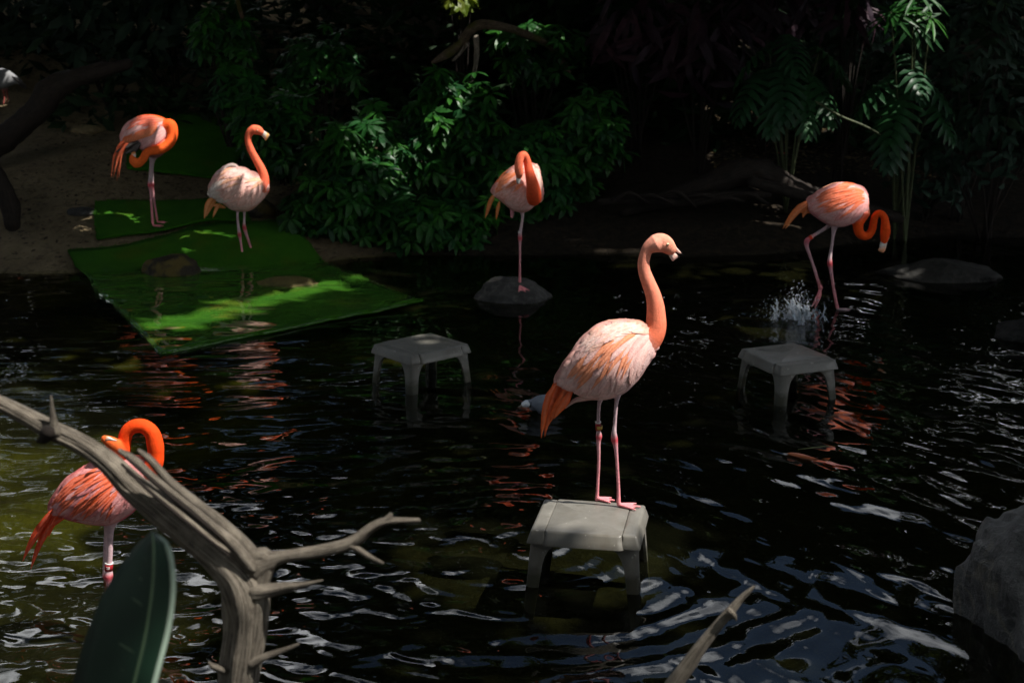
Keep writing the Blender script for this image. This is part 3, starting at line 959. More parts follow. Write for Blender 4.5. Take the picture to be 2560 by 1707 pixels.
# ---- the sunlit flamingo on the near stool
T = (0.5102, 1280, 540)
h = Bird("tall pale pink flamingo standing upright on a plastic stool in the sun", 6.39, T, (470, 1420),
         [(716, 575, 728, 596), (676, 538, 718, 640), (608, 505, 690, 706), (525, 492, 640, 790), (440, 505, 572, 868), (370, 549, 500, 903), (312, 610, 415, 912), (268, 680, 350, 900), (238, 742, 300, 872), (224, 795, 262, 845), (226, 815, 246, 838)],
         0.74, 0.0030, 1, slim=0.945)
PH = (0.90, 0.55, 0.485)
NECK_H, NECK_HB = (0.92, 0.38, 0.27), (0.92, 0.19, 0.085)
h.body(body_col(PH, NECK_HB, (0.72, 0.42, 0.38), (0.86, 0.42, 0.24)))
def c6(x, y, hw, dy=0.0):
    q = 0.1914 / 0.5102
    return (((x * 0.1914 + 1560) - 1280) / 0.5102, ((y * 0.1914 + 560) - 540) / 0.5102, hw * q, dy)
h.neck([(640, 640, 70), (684, 585, 62), (704, 540, 53), (706, 490, 47.5), (703, 440, 43), (691, 385, 38), (668, 325, 34), (650, 275, 31), (645, 225, 29), (660, 170, 28.5), c6(345, 295, 96), c6(420, 255, 122)], NECK_HB, NECK_H)
h.neck([c6(390, 265, 108), c6(440, 248, 124), c6(500, 252, 126), c6(555, 280, 112), c6(605, 325, 88)], NECK_H, (0.92, 0.34, 0.22), 0.74)
h.leg([(455, 840, 26, 0.05), (436, 890, 14, 0.05), (426, 930, 9.5, 0.05), (423, 1015, 9, 0.05), (424, 1055, 12, 0.055), (426, 1080, 16.5, 0.06), (424, 1110, 11, 0.06), (425, 1200, 8.5, 0.065), (419, 1340, 8.5, 0.07), (416, 1388, 11, 0.07)], 5)
h.leg([(535, 820, 30, -0.04), (518, 880, 15, -0.04), (510, 930, 10, -0.035), (504, 1015, 9.5, -0.03), (500, 1060, 13, -0.03), (502, 1092, 17.5, -0.02), (508, 1130, 11.5, -0.02), (514, 1200, 9, -0.015), (522, 1340, 9, -0.01), (522, 1405, 11.5, -0.01)], 5)
h.foot(414, 1392, 0.07, R(-8), 0.080, 26, 0.260)
h.foot(520, 1425, -0.01, R(-8), 0.098, 27, 0.260)
h.finish(5)
h.plumage(13, 21, PH, (0.90, 0.27, 0.08), (0.14, 0.50, 0.12, 0.42), lift=0.013, pr=0.62)
for k in range(26):                                                    # peach mantle feathers behind the neck
    s_, t_ = 0.09 + 0.31 * (1 - k / 25) * 1.0, 0.03 + 0.13 * ((k * 7) % 11) / 11
    h.stfeather(s_, t_, 0.17, 0.05, 17, mix3((0.90, 0.36, 0.20), (0.9, 0.5, 0.38), random.random()), mix3((0.90, 0.56, 0.44), (0.9, 0.7, 0.64), random.random()), lift0=0.006, lift1=0.015, tipw=0.4)
for x0, y0, x1, y1, x2, y2, w_, c_ in ((232, 800, 180, 880, 143, 1085, 17, 0), (245, 795, 205, 880, 160, 1078, 19, 0.15), (262, 790, 225, 900, 168, 1040, 22, 0.3), (282, 800, 250, 890, 185, 1010, 22, 0.1), (300, 830, 265, 905, 205, 990, 20, 0.4), (222, 790, 200, 850, 165, 960, 14, 0.2)):
    h.feather([(x0, y0), (x1, y1), ((x1 + x2) / 2 - 6, (y1 + y2) / 2), (x2, y2)], w_, mix3((0.92, 0.15, 0.035), DEEP, c_), (0.90, 0.16, 0.012), name="tail_feather", flat=True, tipw=0.3, dy=random.uniform(-0.05, 0.02))
h.feather([(400, 895), (345, 893), (300, 905), (262, 940)], 14, (0.75, 0.45, 0.4), (0.8, 0.62, 0.55), name="tail_feather", flat=True, tipw=0.2)
def b6(a, b_, c, d):
    p, q = c6(a, b_, 0), c6(c, d, 0)
    return (p[0], p[1], q[0], q[1])
GREY, PINKB, BLK = (0.80, 0.79, 0.74), (0.90, 0.55, 0.46), (0.012, 0.012, 0.012)
h.bill([b6(612, 240, 592, 326), b6(650, 268, 616, 334), b6(694, 314, 655, 350), b6(732, 356, 698, 376), b6(756, 384, 726, 398), b6(772, 410, 754, 414)], [GREY, GREY, PINKB, PINKB, BLK, BLK], 0.42, "upper_bill")
h.bill([b6(590, 330, 586, 414), b6(620, 350, 608, 454), b6(650, 368, 638, 486), b6(684, 391, 670, 462), b6(710, 422, 702, 448), b6(736, 424, 724, 436)], [GREY, GREY, PINKB, PINKB, BLK, BLK], 0.36, "lower_bill")
ex, ey, _, _ = c6(563, 252, 0); h.eye(ex, ey, 0.0066)
h.band((422, 1012, 0.05), (424, 1048, 0.053), 0.0125, M_BAND, M_BANDW)
o, A_, B_ = h.band((428, 1026, 0.045), (429, 1042, 0.047), 0.0129, M_GOLD)
o.name = "band_mark"

# ---- the preening flamingo on the bank
T1 = (0.2169, 260, 260)
f0 = hit([BV_B, GB], 260 + 565 * 0.2169, 260 + 1412 * 0.2169)
p = Bird("orange flamingo preening its belly with its neck curled under, standing on the bank", f0.y, T1, (580, 1410),
         [(775, 260, 765, 330), (755, 210, 735, 480), (690, 148, 680, 600), (600, 116, 590, 640), (505, 110, 500, 600), (412, 130, 430, 545), (330, 180, 360, 490), (262, 250, 300, 462), (222, 340, 245, 460), (206, 420, 220, 470)],
         0.72, 0.0042, 2)
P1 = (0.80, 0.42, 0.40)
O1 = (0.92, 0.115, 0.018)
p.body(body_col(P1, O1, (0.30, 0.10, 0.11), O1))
p.neck([(690, 260, 80, -0.03), (765, 250, 72, -0.04), (790, 350, 62, -0.06), (762, 440, 58, -0.09), (690, 505, 56, -0.12), (610, 535, 52, -0.15), (535, 545, 50, -0.17), (485, 575, 48, -0.18), (450, 635, 48, -0.19), (405, 680, 48, -0.2), (365, 690, 50, -0.2)], O1, (0.88, 0.15, 0.03))
p.neck([(385, 680, 48, -0.2), (360, 672, 54, -0.2), (338, 650, 50, -0.2), (326, 615, 34, -0.2)], (0.88, 0.15, 0.03), (0.88, 0.15, 0.03), 0.75)
p.leg([(560, 600, 45, 0), (545, 680, 22, 0), (537, 780, 20, 0), (530, 880, 22, 0), (532, 930, 32, 0), (540, 1000, 20, 0), (550, 1180, 15, 0), (563, 1370, 18, 0)], 4)
p.leg([(580, 600, 40, 0.08), (560, 700, 18, 0.08), (552, 880, 20, 0.08), (552, 935, 28, 0.08), (565, 1010, 18, 0.08), (585, 1160, 13, 0.08), (612, 1330, 15, 0.08)], 3)
f1 = p.P(563, 1405)
p.foot(563, 1400, 0, R(-5), 0.10, 27, top_of(BV_B, f1.x, f1.y) + 0.0)
f1 = p.P(612, 1345, 0.08)
p.foot(612, 1345, 0.08, R(-2), 0.10, 27, top_of(BV_B, f1.x, f1.y + 0.0))
p.finish(3)
p.plumage(9, 30, P1, O1, (0.1, 0.5, 0.0, 0.16), flank=False, lift=0.010, pr=0.8, tmax=0.42)
for k in range(10):                                                    # orange coverts along the lowered wing
    u = k / 9
    p.feather([(640 - 330 * u, 215 + 150 * u), (600 - 330 * u, 285 + 120 * u), (540 - 300 * u, 360 + 90 * u)], 34, mix3(O1, ORANGE, random.random() * .5), (0.86, 0.24, 0.08), 0.010, 0.016)
for x0, y0, x1, y1, x2, y2 in ((470, 420, 380, 470, 270, 560), (440, 450, 340, 520, 240, 575), (400, 430, 250, 500, 130, 560), (420, 470, 350, 540, 300, 560)):
    p.feather([(x0, y0), (x1, y1), (x2, y2)], 30, (0.015, 0.012, 0.012), (0.01, 0.01, 0.01), 0.01, 0.012, name="flight_feather", flat=True, dy=-0.10)
for x0, y0, x1, y1, x2, y2, w_ in ((270, 450, 190, 600, 150, 890, 20), (260, 450, 160, 620, 110, 850, 20), (240, 450, 120, 600, 85, 840, 20), (280, 450, 200, 590, 175, 855, 16), (235, 440, 180, 480, 140, 520, 24)):
    p.feather([(x0, y0), ((x0 + x1) / 2 + 5, (y0 + y1) / 2 - 10), (x1, y1), (x2, y2)], w_, O1, (0.85, 0.17, 0.05), name="tail_feather", flat=True, tipw=0.3, dy=random.uniform(-0.13, -0.08))
for k in range(4):
    p.feather([(700 - 14 * k, 200 + 55 * k), (610 - 20 * k, 270 + 52 * k), (500 - 18 * k, 350 + 50 * k)], 36, (0.72, 0.36, 0.34), (0.66, 0.34, 0.34), 0.008, 0.012)
p.bill([(318, 650, 365, 625), (310, 615, 368, 590), (315, 580, 362, 560), (322, 552, 345, 540)], [(0.75, 0.72, 0.68), (0.75, 0.72, 0.68), (0.8, 0.3, 0.12), BLK], 0.4, dy=-0.2)

# ---- the fluffed flamingo on the big mat
T2 = (0.2552, 490, 290)
q = Bird("flamingo with ruffled whitish feathers standing on the big turf mat, head turned right", 13.10, T2, (510, 1440),
         [(706, 610, 712, 640), (672, 600, 708, 700), (605, 585, 680, 785), (540, 535, 622, 872), (468, 498, 540, 937), (390, 480, 445, 950), (312, 492, 352, 930), (242, 542, 285, 885), (185, 615, 222, 830), (155, 690, 178, 790), (150, 725, 160, 770)],
         0.74, 0.0042, 3)
P2, O2 = (0.90, 0.50, 0.41), (0.90, 0.15, 0.07)
q.body(body_col(P2, O2, (0.72, 0.36, 0.28), (0.82, 0.56, 0.46)))
q.neck([(640, 720, 80), (660, 650, 60), (662, 600, 50), (650, 545, 44), (622, 485, 40), (585, 420, 37), (545, 345, 35), (518, 275, 34), (512, 210, 34), (533, 155, 40), (570, 130, 45)], O2, (0.90, 0.18, 0.09))
q.neck([(550, 140, 44), (585, 136, 47), (615, 145, 44), (638, 160, 34)], (0.90, 0.18, 0.09), (0.90, 0.19, 0.09), 0.78)
q.leg([(420, 880, 30, -0.03), (406, 950, 13, -0.03), (410, 1040, 12, -0.03), (420, 1120, 16, -0.03), (427, 1160, 20, -0.03), (435, 1210, 13, -0.03), (448, 1300, 11, -0.03), (465, 1435, 12, -0.03)], 4)
q.leg([(480, 880, 30, 0.05), (474, 960, 12, 0.05), (472, 1040, 13, 0.05), (474, 1090, 20, 0.05), (487, 1140, 17, 0.05), (510, 1210, 12, 0.05), (540, 1300, 11, 0.05), (570, 1390, 12, 0.05)], 3)
q.foot(465, 1448, -0.03, R(-4), 0.10, 30, -0.012, colr=(0.6, 0.3, 0.27))
q.foot(570, 1408, 0.05, R(4), 0.10, 28, -0.008, colr=(0.6, 0.3, 0.27))
q.finish(3)
q.plumage(9, 34, P2, (0.84, 0.42, 0.24), (0.1, 0.55, 0.0, 0.3), lift=0.016, pr=0.35)
for k in range(26):                                                    # raised feathers breaking the outline of the back
    s = 0.42 + 0.5 * k / 25
    x0, y0 = q.st(s, 0.10); x1, y1 = q.st(s + 0.12, -0.02); x2, y2 = q.st(s + 0.26, -0.05 - 0.04 * random.random())
    q.feather([(x0, y0), (x1, y1 - 4), (x2, y2 + 6)], 22, (0.82, 0.60, 0.5), (0.88, 0.80, 0.75), 0.01, 0.02, flat=True, dy=random.uniform(-0.06, 0.05), tipw=0.4)
for k in range(16):
    s = 0.55 + 0.38 * (k / 15); t = 0.2 + 0.5 * random.random()
    x0, y0 = q.st(s, t); x1, y1 = q.st(s + 0.14, t + 0.07); x2, y2 = q.st(s + 0.24, t + 0.16)
    q.feather([(x0, y0), (x1, y1), (x2, y2)], 26, (0.82, 0.62, 0.52), (0.86, 0.76, 0.70), 0.01, 0.03, tipw=0.45)
for x0, y0, x1, y1, x2, y2, w_ in ((190, 780, 120, 860, 82, 1005, 28), (210, 800, 150, 870, 100, 985, 26), (240, 860, 200, 910, 165, 998, 18), (290, 900, 220, 880, 150, 870, 20)):
    q.feather([(x0, y0), (x1, y1), (x2, y2)], w_, (0.8, 0.28, 0.06), (0.82, 0.32, 0.10), name="tail_feather", flat=True, tipw=0.4, dy=random.uniform(-0.06, 0.02))
q.bill([(628, 128, 622, 182), (655, 138, 645, 195), (685, 158, 668, 225), (706, 172, 684, 242), (722, 184, 702, 222)], [(0.75, 0.75, 0.72), (0.78, 0.76, 0.72), (0.82, 0.72, 0.62), (0.85, 0.42, 0.12), (0.4, 0.3, 0.25)], 0.4)
q.eye(606, 138, 0.006)

# ---- the flamingo on the rock
T3 = (0.2743, 1180, 350)
d3 = 11.62
r3 = Bird("flamingo standing on one leg on a grey rock with its bill tucked in its back", d3, T3, (440, 1330),
          [(648, 380, 650, 420), (628, 300, 640, 500), (592, 235, 612, 570), (530, 205, 560, 625), (465, 200, 500, 668), (400, 212, 425, 672), (335, 250, 350, 640), (275, 310, 285, 588), (228, 385, 235, 545), (200, 455, 205, 520), (192, 480, 196, 505)],
          0.74, 0.0042, 4)
P3, O3 = (0.88, 0.40, 0.32), (0.90, 0.15, 0.05)
r3.body(body_col(P3, (0.82, 0.44, 0.34), (0.66, 0.32, 0.26), O3))
r3.neck([(562, 530, 74, -0.10), (562, 470, 66, -0.16), (550, 400, 56, -0.20), (530, 320, 46, -0.20), (514, 250, 38, -0.19), (500, 185, 34, -0.19), (475, 138, 33, -0.20), (444, 150, 34, -0.22), (428, 210, 36, -0.235), (424, 265, 38, -0.235), (428, 305, 34, -0.23)], (0.82, 0.09, 0.025), (0.90, 0.22, 0.12))
r3.neck([(426, 262, 38, -0.235), (430, 300, 37, -0.23), (428, 330, 29, -0.22)], (0.90, 0.19, 0.09), (0.8, 0.2, 0.1), 0.8)
r3.leg([(455, 640, 28, 0), (460, 700, 14, 0), (450, 780, 13, 0), (438, 845, 16, 0), (438, 895, 20, 0), (438, 935, 13, 0), (437, 1050, 11, 0), (437, 1200, 11, 0), (436, 1290, 14, 0)], 4)
r3.leg([(370, 600, 30, 0.0), (366, 660, 18, 0.0), (363, 700, 14, 0.0)], None, [ROSE, (0.72, 0.3, 0.33), (0.72, 0.3, 0.33)])
fz = top_of(ROCK3, r3.P(436, 1300).x, r3.Y, 0.15)
r3.foot(436, 1305, 0.0, R(-62), 0.095, 34, max(fz, r3.P(436, 1320).z - 0.02), pitch=0.25)
r3.finish(3)
r3.plumage(8, 32, P3, (0.90, 0.22, 0.05), (0.30, 0.85, 0.0, 0.32), lift=0.010, pr=0.75)
for k in range(14):
    a = k / 13
    x0, y0 = 560 + 40 * a, 240 + 260 * a
    r3.feather([(x0 - 20, y0 - 30), (x0 + 20, y0 + 10), (x0 + 44 - 40 * a * a, y0 + 60)], 22, P3, (0.84, 0.62, 0.52), 0.006, 0.014)
for x0, y0, x1, y1, x2, y2, w_ in ((215, 480, 165, 570, 120, 712, 22), (200, 490, 160, 590, 135, 690, 18), (250, 560, 235, 630, 220, 728, 18)):
    r3.feather([(x0, y0), (x1, y1), (x2, y2)], w_, (0.82, 0.26, 0.05), (0.78, 0.24, 0.05), name="tail_feather", flat=True, tipw=0.25, dy=-0.02)
r3.bill([(400, 325, 458, 330), (402, 350, 446, 356), (404, 378, 438, 384), (412, 402, 432, 404)], [(0.5, 0.52, 0.5), (0.62, 0.62, 0.58), (0.6, 0.6, 0.56), BLK], 0.5, dy=-0.22)
r3.band((437, 832, 0), (435, 850, 0), 0.0125, M_BANDW)
r3.band((436, 852, 0), (437, 868, 0), 0.0128, M_BAND)

# ---- the wading flamingo on the right
T5 = (0.2361, 1930, 430)
w5 = Bird("flamingo wading at the right with its neck bent in an S and bill down", 11.35, T5, (700, 1440),
          [(1030, 330, 1022, 400), (1018, 250, 1000, 470), (960, 170, 940, 520), (885, 116, 850, 560), (795, 97, 740, 597), (690, 98, 630, 590), (590, 130, 535, 545), (500, 185, 465, 495), (435, 245, 405, 445), (400, 285, 375, 390), (385, 310, 370, 365)],
          0.74, 0.0040, 5)
P5, O5 = (0.84, 0.33, 0.31), (0.92, 0.16, 0.025)
w5.body(body_col(P5, (0.84, 0.24, 0.08), (0.62, 0.24, 0.26), (0.84, 0.40, 0.26)))
w5.neck([(945, 430, 95, -0.02), (915, 530, 62, -0.03), (912, 590, 54, -0.03), (925, 640, 50, -0.03), (965, 676, 46, -0.02), (1020, 668, 44, -0.01), (1058, 615, 42, 0.0), (1074, 540, 40, 0.0), (1094, 468, 38, 0.0), (1142, 438, 37, -0.01), (1186, 475, 38, -0.02), (1200, 540, 44, -0.03), (1200, 590, 50, -0.03)], (0.86, 0.09, 0.012), (0.88, 0.09, 0.012))
w5.neck([(1201, 560, 48, -0.03), (1200, 620, 55, -0.03), (1194, 680, 50, -0.03), (1186, 730, 38, -0.03)], (0.88, 0.09, 0.012), (0.86, 0.08, 0.012), 0.76)
w5.leg([(650, 540, 40, 0.05), (620, 555, 28, 0.05), (560, 600, 20, 0.05), (480, 650, 18, 0.05), (415, 690, 19, 0.05), (368, 735, 30, 0.05), (372, 800, 20, 0.05), (400, 880, 17, 0.05), (450, 1030, 16, 0.05), (498, 1180, 18, 0.05), (514, 1230, 26, 0.05)], 5, [TIBIA, TIBIA, TIBIA, TIBIA, (0.66, 0.2, 0.22), (0.6, 0.16, 0.2), TARSUS, TARSUS, TARSUS, FOOT, FOOT])
w5.leg([(665, 560, 40, -0.02), (653, 625, 24, -0.02), (646, 680, 17, -0.02), (632, 790, 16, -0.02), (614, 900, 20, -0.02), (612, 965, 29, -0.02), (622, 1030, 20, -0.02), (640, 1150, 16, -0.02), (665, 1300, 16, -0.02), (690, 1430, 18, -0.02)], 5)
w5.foot(690, 1440, -0.02, R(-2), 0.10, 24, -0.004, colr=(0.5, 0.36, 0.36))
f5 = w5.P(514, 1235, 0.05)
for a, ln in ((-0.10, 0.13), (0.0, 0.15), (0.08, 0.12)):              # trailing foot hanging down, webs folded
    w5.S.tube([f5, f5 + Vector((-0.012 + a * 0.15, a * 0.2, -ln * 0.5)), f5 + Vector((-0.035 + a * 0.3, a * 0.35, -ln))], [0.011, 0.012, 0.006], 8, 3, 1.0, [FOOT, FOOT, (0.5, 0.2, 0.2)])
w5.finish(3)
w5.plumage(9, 34, P5, O5, (0.14, 0.50, 0.0, 0.45), lift=0.008, pr=0.75, flank=True)
for x0, y0, x1, y1, x2, y2, w_ in ((430, 290, 290, 370, 112, 600, 30), (420, 320, 270, 420, 140, 600, 28), (410, 350, 330, 390, 240, 440, 26), (410, 380, 360, 420, 325, 485, 22), (440, 410, 400, 415, 300, 430, 24)):
    w5.feather([(x0, y0), (x1, y1), ((x1 + x2) / 2 - 8, (y1 + y2) / 2 - 6), (x2, y2)], w_, (0.84, 0.22, 0.07), (0.84, 0.26, 0.05), name="tail_feather", flat=True, tipw=0.35, dy=random.uniform(-0.05, 0.02))
w5.bill([(1250, 690, 1150, 725), (1222, 740, 1140, 775), (1210, 790, 1135, 805), (1200, 825, 1122, 828), (1185, 852, 1150, 850)], [(0.5, 0.3, 0.22), (0.72, 0.72, 0.68), (0.82, 0.55, 0.42), (0.85, 0.38, 0.2), (0.8, 0.3, 0.15)], 0.4, dy=-0.03)
w5.band((425, 685, 0.05), (398, 702, 0.05), 0.0165, m_simple("band_orange", (0.75, 0.06, 0.02), 0.4), M_BANDW)

# ---- the near left flamingo behind the dead branch
T6 = (0.2933, 40, 1020)
v6 = Bird("deep orange flamingo at lower left with head laid on its back, behind the dead branch", 6.13, T6, (790, 1500),
          [(1225, 480, 1232, 520), (1170, 430, 1200, 610), (1075, 395, 1135, 760), (965, 385, 1050, 860), (850, 385, 940, 950), (740, 395, 815, 1005), (640, 440, 680, 1003), (550, 502, 560, 985), (460, 580, 465, 965), (380, 685, 385, 940), (325, 790, 335, 922), (300, 850, 305, 905)],
          0.74, 0.0032, 6)
P6, O6 = (0.84, 0.25, 0.25), (0.92, 0.075, 0.01)
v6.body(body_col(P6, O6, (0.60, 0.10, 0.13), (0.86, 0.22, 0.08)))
v6.neck([(1110, 560, 90, -0.02), (1178, 470, 76, -0.03), (1192, 390, 69, -0.03), (1186, 310, 72, -0.03), (1160, 215, 66, -0.03), (1095, 158, 62, -0.03), (1020, 152, 60, -0.03), (955, 190, 58, -0.03), (926, 260, 57, -0.03), (920, 340, 58, -0.03), (915, 420, 58, -0.02)], O6, (0.92, 0.075, 0.01))
v6.neck([(915, 400, 55, -0.03), (880, 360, 60, -0.05), (830, 310, 62, -0.07), (790, 280, 48, -0.08), (755, 262, 34, -0.08)], (0.88, 0.14, 0.03), (0.88, 0.16, 0.04), 0.8)
v6.leg([(820, 940, 60, -0.02), (806, 1010, 40, -0.02), (802, 1080, 28, -0.02), (800, 1200, 27, -0.02), (795, 1310, 27, -0.02), (790, 1390, 34, -0.02), (790, 1430, 40, -0.02), (795, 1490, 28, -0.02), (795, 1580, 22, -0.02), (795, 1780, 22, -0.02), (795, 2000, 24, -0.02)], 6)
v6.leg([(790, 950, 50, 0.05), (775, 1040, 26, 0.05), (768, 1200, 24, 0.05), (768, 1390, 32, 0.05), (772, 1430, 36, 0.05), (776, 1500, 24, 0.05), (776, 2000, 22, 0.05)], 4)
f6 = v6.P(795, 1990, -0.02)
v6.foot(795, 2000, -0.02, R(-5), 0.09, 27, gz(f6.x, f6.y) + 0.01)
v6.finish(4)
v6.plumage(12, 32, P6, (0.92, 0.13, 0.012), (0.22, 0.66, 0.06, 0.5), lift=0.011, pr=0.6)
for x0, y0, x1, y1, x2, y2, w_ in ((330, 840, 200, 1010, 62, 1295, 26), (330, 870, 230, 1010, 90, 1240, 26), (345, 890, 250, 1050, 130, 1362, 26), (360, 900, 270, 1040, 185, 1230, 26), (380, 900, 320, 980, 285, 1088, 22), (320, 850, 260, 930, 180, 1060, 22), (420, 930, 350, 960, 300, 1010, 24)):
    v6.feather([(x0, y0), (x1, y1), ((x1 + x2) / 2 - 8, (y1 + y2) / 2), (x2, y2)], w_, (0.90, 0.09, 0.012), (0.88, 0.07, 0.008), name="tail_feather", flat=True, tipw=0.3, dy=random.uniform(-0.05, 0.02))
v6.bill([(770, 236, 760, 285), (800, 246, 790, 275), (830, 262, 820, 280), (862, 272, 855, 282)], [(0.85, 0.3, 0.1), (0.82, 0.74, 0.66), (0.82, 0.76, 0.7), (0.6, 0.55, 0.5)], 0.5, dy=-0.12)
v6.eye(806, 262, 0.004)
bo, A_, B_ = v6.band((793, 1322, -0.02), (790, 1380, -0.02), 0.0172, M_BAND, M_BANDW)
tc_ = bpy.data.curves.new("numerals", 'FONT'); tc_.body = "20"; tc_.size = 0.0165; tc_.align_x = 'CENTER'; tc_.align_y = 'CENTER'; tc_.extrude = 0.0006
to = bpy.data.objects.new("numerals", tc_); col.objects.link(to)
bpy.context.evaluated_depsgraph_get().update()
tme = bpy.data.meshes.new_from_object(to.evaluated_get(bpy.context.evaluated_depsgraph_get()))
bpy.data.objects.remove(to)
mid = (A_ + B_) / 2
for v in tme.vertices:                                               # lettering wrapped round the band
    a = v.co.x / 0.0172
    v.co = Vector((mid.x + math.sin(a) * 0.0178, mid.y - math.cos(a) * 0.0178 - v.co.z, mid.z + v.co.y))
tme.materials.clear(); tme.materials.append(M_BANDW)
link("numerals", tme, bo)

# grey wader cut by the left edge
Y_ = gpt(40, 262).y
TI = (0.4252, 0, 0)
ib = Bird("grey wading bird with a black tail walking out at the left edge of the bank", Y_, TI, (60, 618),
          [(-70, 420, -60, 450), (-40, 400, -30, 500), (0, 398, 0, 530), (50, 410, 40, 520), (95, 445, 85, 500), (125, 470, 118, 498), (140, 485, 136, 500)], 0.7, 0.006, 9, "wading bird", None, "wading_bird")
ib.body(lambda s, t: mix3((0.26, 0.265, 0.27), (0.16, 0.16, 0.16), sstep(0.8, 1.0, t)))
ib.neck([(-55, 430, 20), (-75, 390, 13), (-72, 340, 11), (-85, 300, 11), (-100, 285, 15), (-112, 288, 13)], (0.26, 0.265, 0.27), (0.24, 0.245, 0.25))
ib.leg([(20, 515, 14, 0), (20, 540, 6, 0), (26, 575, 5, 0), (20, 612, 5, 0)], None, [(0.2, 0.2, 0.2), (0.45, 0.12, 0.10), (0.45, 0.12, 0.10), (0.45, 0.12, 0.10)])
ib.leg([(36, 515, 14, 0.05), (40, 545, 6, 0.05), (46, 580, 5, 0.05), (40, 600, 5, 0.05)], None, [(0.2, 0.2, 0.2), (0.45, 0.12, 0.10), (0.45, 0.12, 0.10), (0.45, 0.12, 0.10)])
ib.finish(2)
for k in range(5):
    ib.feather([(70 + 8 * k, 450 + 4 * k), (115, 480 + 4 * k), (160, 515 + 5 * k - 8)], 10, (0.05, 0.05, 0.055), (0.02, 0.02, 0.022), name="tail_feather", flat=True, dy=0.02 * k - 0.04)
ib.bill([(-108, 278, -106, 300), (-135, 292, -135, 306), (-165, 325, -160, 332)], [(0.1, 0.08, 0.07)] * 3, 0.5)

# ================================================================== dead branch, twig, big leaf in the foreground
def px_chain(tf, pts, D):
    """traced x, y, half width (and own distance offset) -> points and radii at distance D"""
    s, ox, oy = tf
    P, r_ = [], []
    for q in pts:
        Y = D + (q[3] if len(q) > 3 else 0)
        v = at_y(ox + q[0] * s, oy + q[1] * s, Y)
        P.append(v); r_.append(q[2] * s * Y / (FPX * CT) )
    return P, r_
TB = (0.4764, 0, 960)
DB = 3.2
br = thing("dead_branch", "grey weathered dead branch forking across the lower left foreground", "branch", at_y(600, 1760, DB))
def limb(name, pts, D, root, mat, seed, n=22, sub=9, rough=0.22, ridge=0.30, ysc=1.0):
    P, r_ = px_chain(TB, pts, D); r_ = [q * 0.92 for q in r_]
    S = Soup(); S.tube(P, r_, n, sub, ysc, None, rough, seed, True, ridge)
    return S.build(name, mat, root, grain=True)
b0 = at_y(595, 1900, DB)
main = [(-160, 40, 50, .12), (0, 100, 46, .1), (140, 168, 50, .08), (262, 238, 58, .06), (430, 318, 58, .05), (560, 405, 66, .03), (700, 540, 84, .02), (850, 668, 88, 0), (1000, 790, 92, 0), (1140, 900, 105, 0), (1245, 1000, 130, 0), (1288, 1110, 140, 0), (1290, 1260, 128, 0), (1268, 1420, 122, 0), (1250, 1600, 118, 0), (1240, 1900, 120, 0), (1230, 2600, 125, -.05), (1230, 3300, 135, -.1)]
limb("main_limb", main, DB, br, M_DRIFT, 1.3, 48, 12, 0.16, 0.30)
limb("splinter", [(630, 350, 16), (700, 395, 26), (800, 490, 27), (950, 610, 26), (1100, 730, 30), (1230, 850, 40), (1320, 960, 40)], DB - 0.035, br, M_DRIFT, 4.1, 14, 6, 0.15, 0.2)
limb("splinter", [(730, 350, 14), (790, 400, 24), (880, 500, 26), (1000, 600, 28), (1120, 690, 32), (1240, 800, 40), (1330, 900, 46), (1380, 960, 50)], DB + 0.0, br, M_DRIFT, 7.7, 14, 6, 0.15, 0.2)
limb("crack_shade", [(660, 385, 9), (760, 470, 14), (900, 590, 15), (1050, 710, 15), (1180, 820, 14), (1290, 930, 10)], DB - 0.046, br, M_BARK, 3.1, 10, 6, 0.3)  # dark strips standing for the shade in the cracks
limb("crack_shade", [(640, 420, 8), (760, 540, 11), (900, 660, 12), (1050, 780, 12), (1200, 900, 9)], DB - 0.062, br, M_BARK, 5.1, 10, 6, 0.3)
limb("knot", [(1330, 940, 50), (1378, 905, 52), (1392, 960, 52), (1370, 1040, 55)], DB - 0.01, br, M_DRIFT, 9.2, 18, 6, 0.35, 0.2)
limb("twig", [(1330, 960, 80), (1410, 930, 58), (1480, 908, 40), (1650, 880, 38), (1800, 848, 36), (1880, 810, 34), (1950, 755, 30), (2020, 722, 26), (2100, 716, 20), (2195, 714, 15)], DB - 0.01, br, M_DRIFT, 2.6, 22, 10, 0.24, 0.35)
limb("twig", [(1840, 845, 26), (1880, 868, 22), (1940, 905, 18), (2008, 938, 9)], DB - 0.015, br, M_DRIFT, 5.0, 12, 5)
limb("stub", [(2015, 722, 20), (2038, 705, 22), (2050, 685, 14)], DB - 0.01, br, M_DRIFT, 5.9, 12, 5, 0.3)
limb("stub", [(1330, 1090, 60), (1430, 1082, 44), (1500, 1066, 36), (1580, 1055, 22), (1692, 1028, 5)], DB - 0.03, br, M_DRIFT, 6.3, 16, 6, 0.3, 0.3)
limb("twig", [(1320, 1465, 36), (1385, 1432, 24), (1470, 1402, 17), (1565, 1363, 9)], DB - 0.03, br, M_DRIFT, 3.9, 12, 6)
limb("stub", [(1180, 1500, 30), (1120, 1480, 24), (1100, 1462, 12)], DB - 0.03, br, M_DRIFT, 8.3, 12, 6)
limb("thorn", [(290, 250, 40), (282, 190, 24), (275, 130, 15), (268, 62, 6)], DB + 0.04, br, M_DRIFT, 1.9, 12, 6)
limb("stub", [(250, 250, 46), (230, 285, 34), (200, 300, 12)], DB + 0.03, br, M_BARK, 4.9, 12, 6)

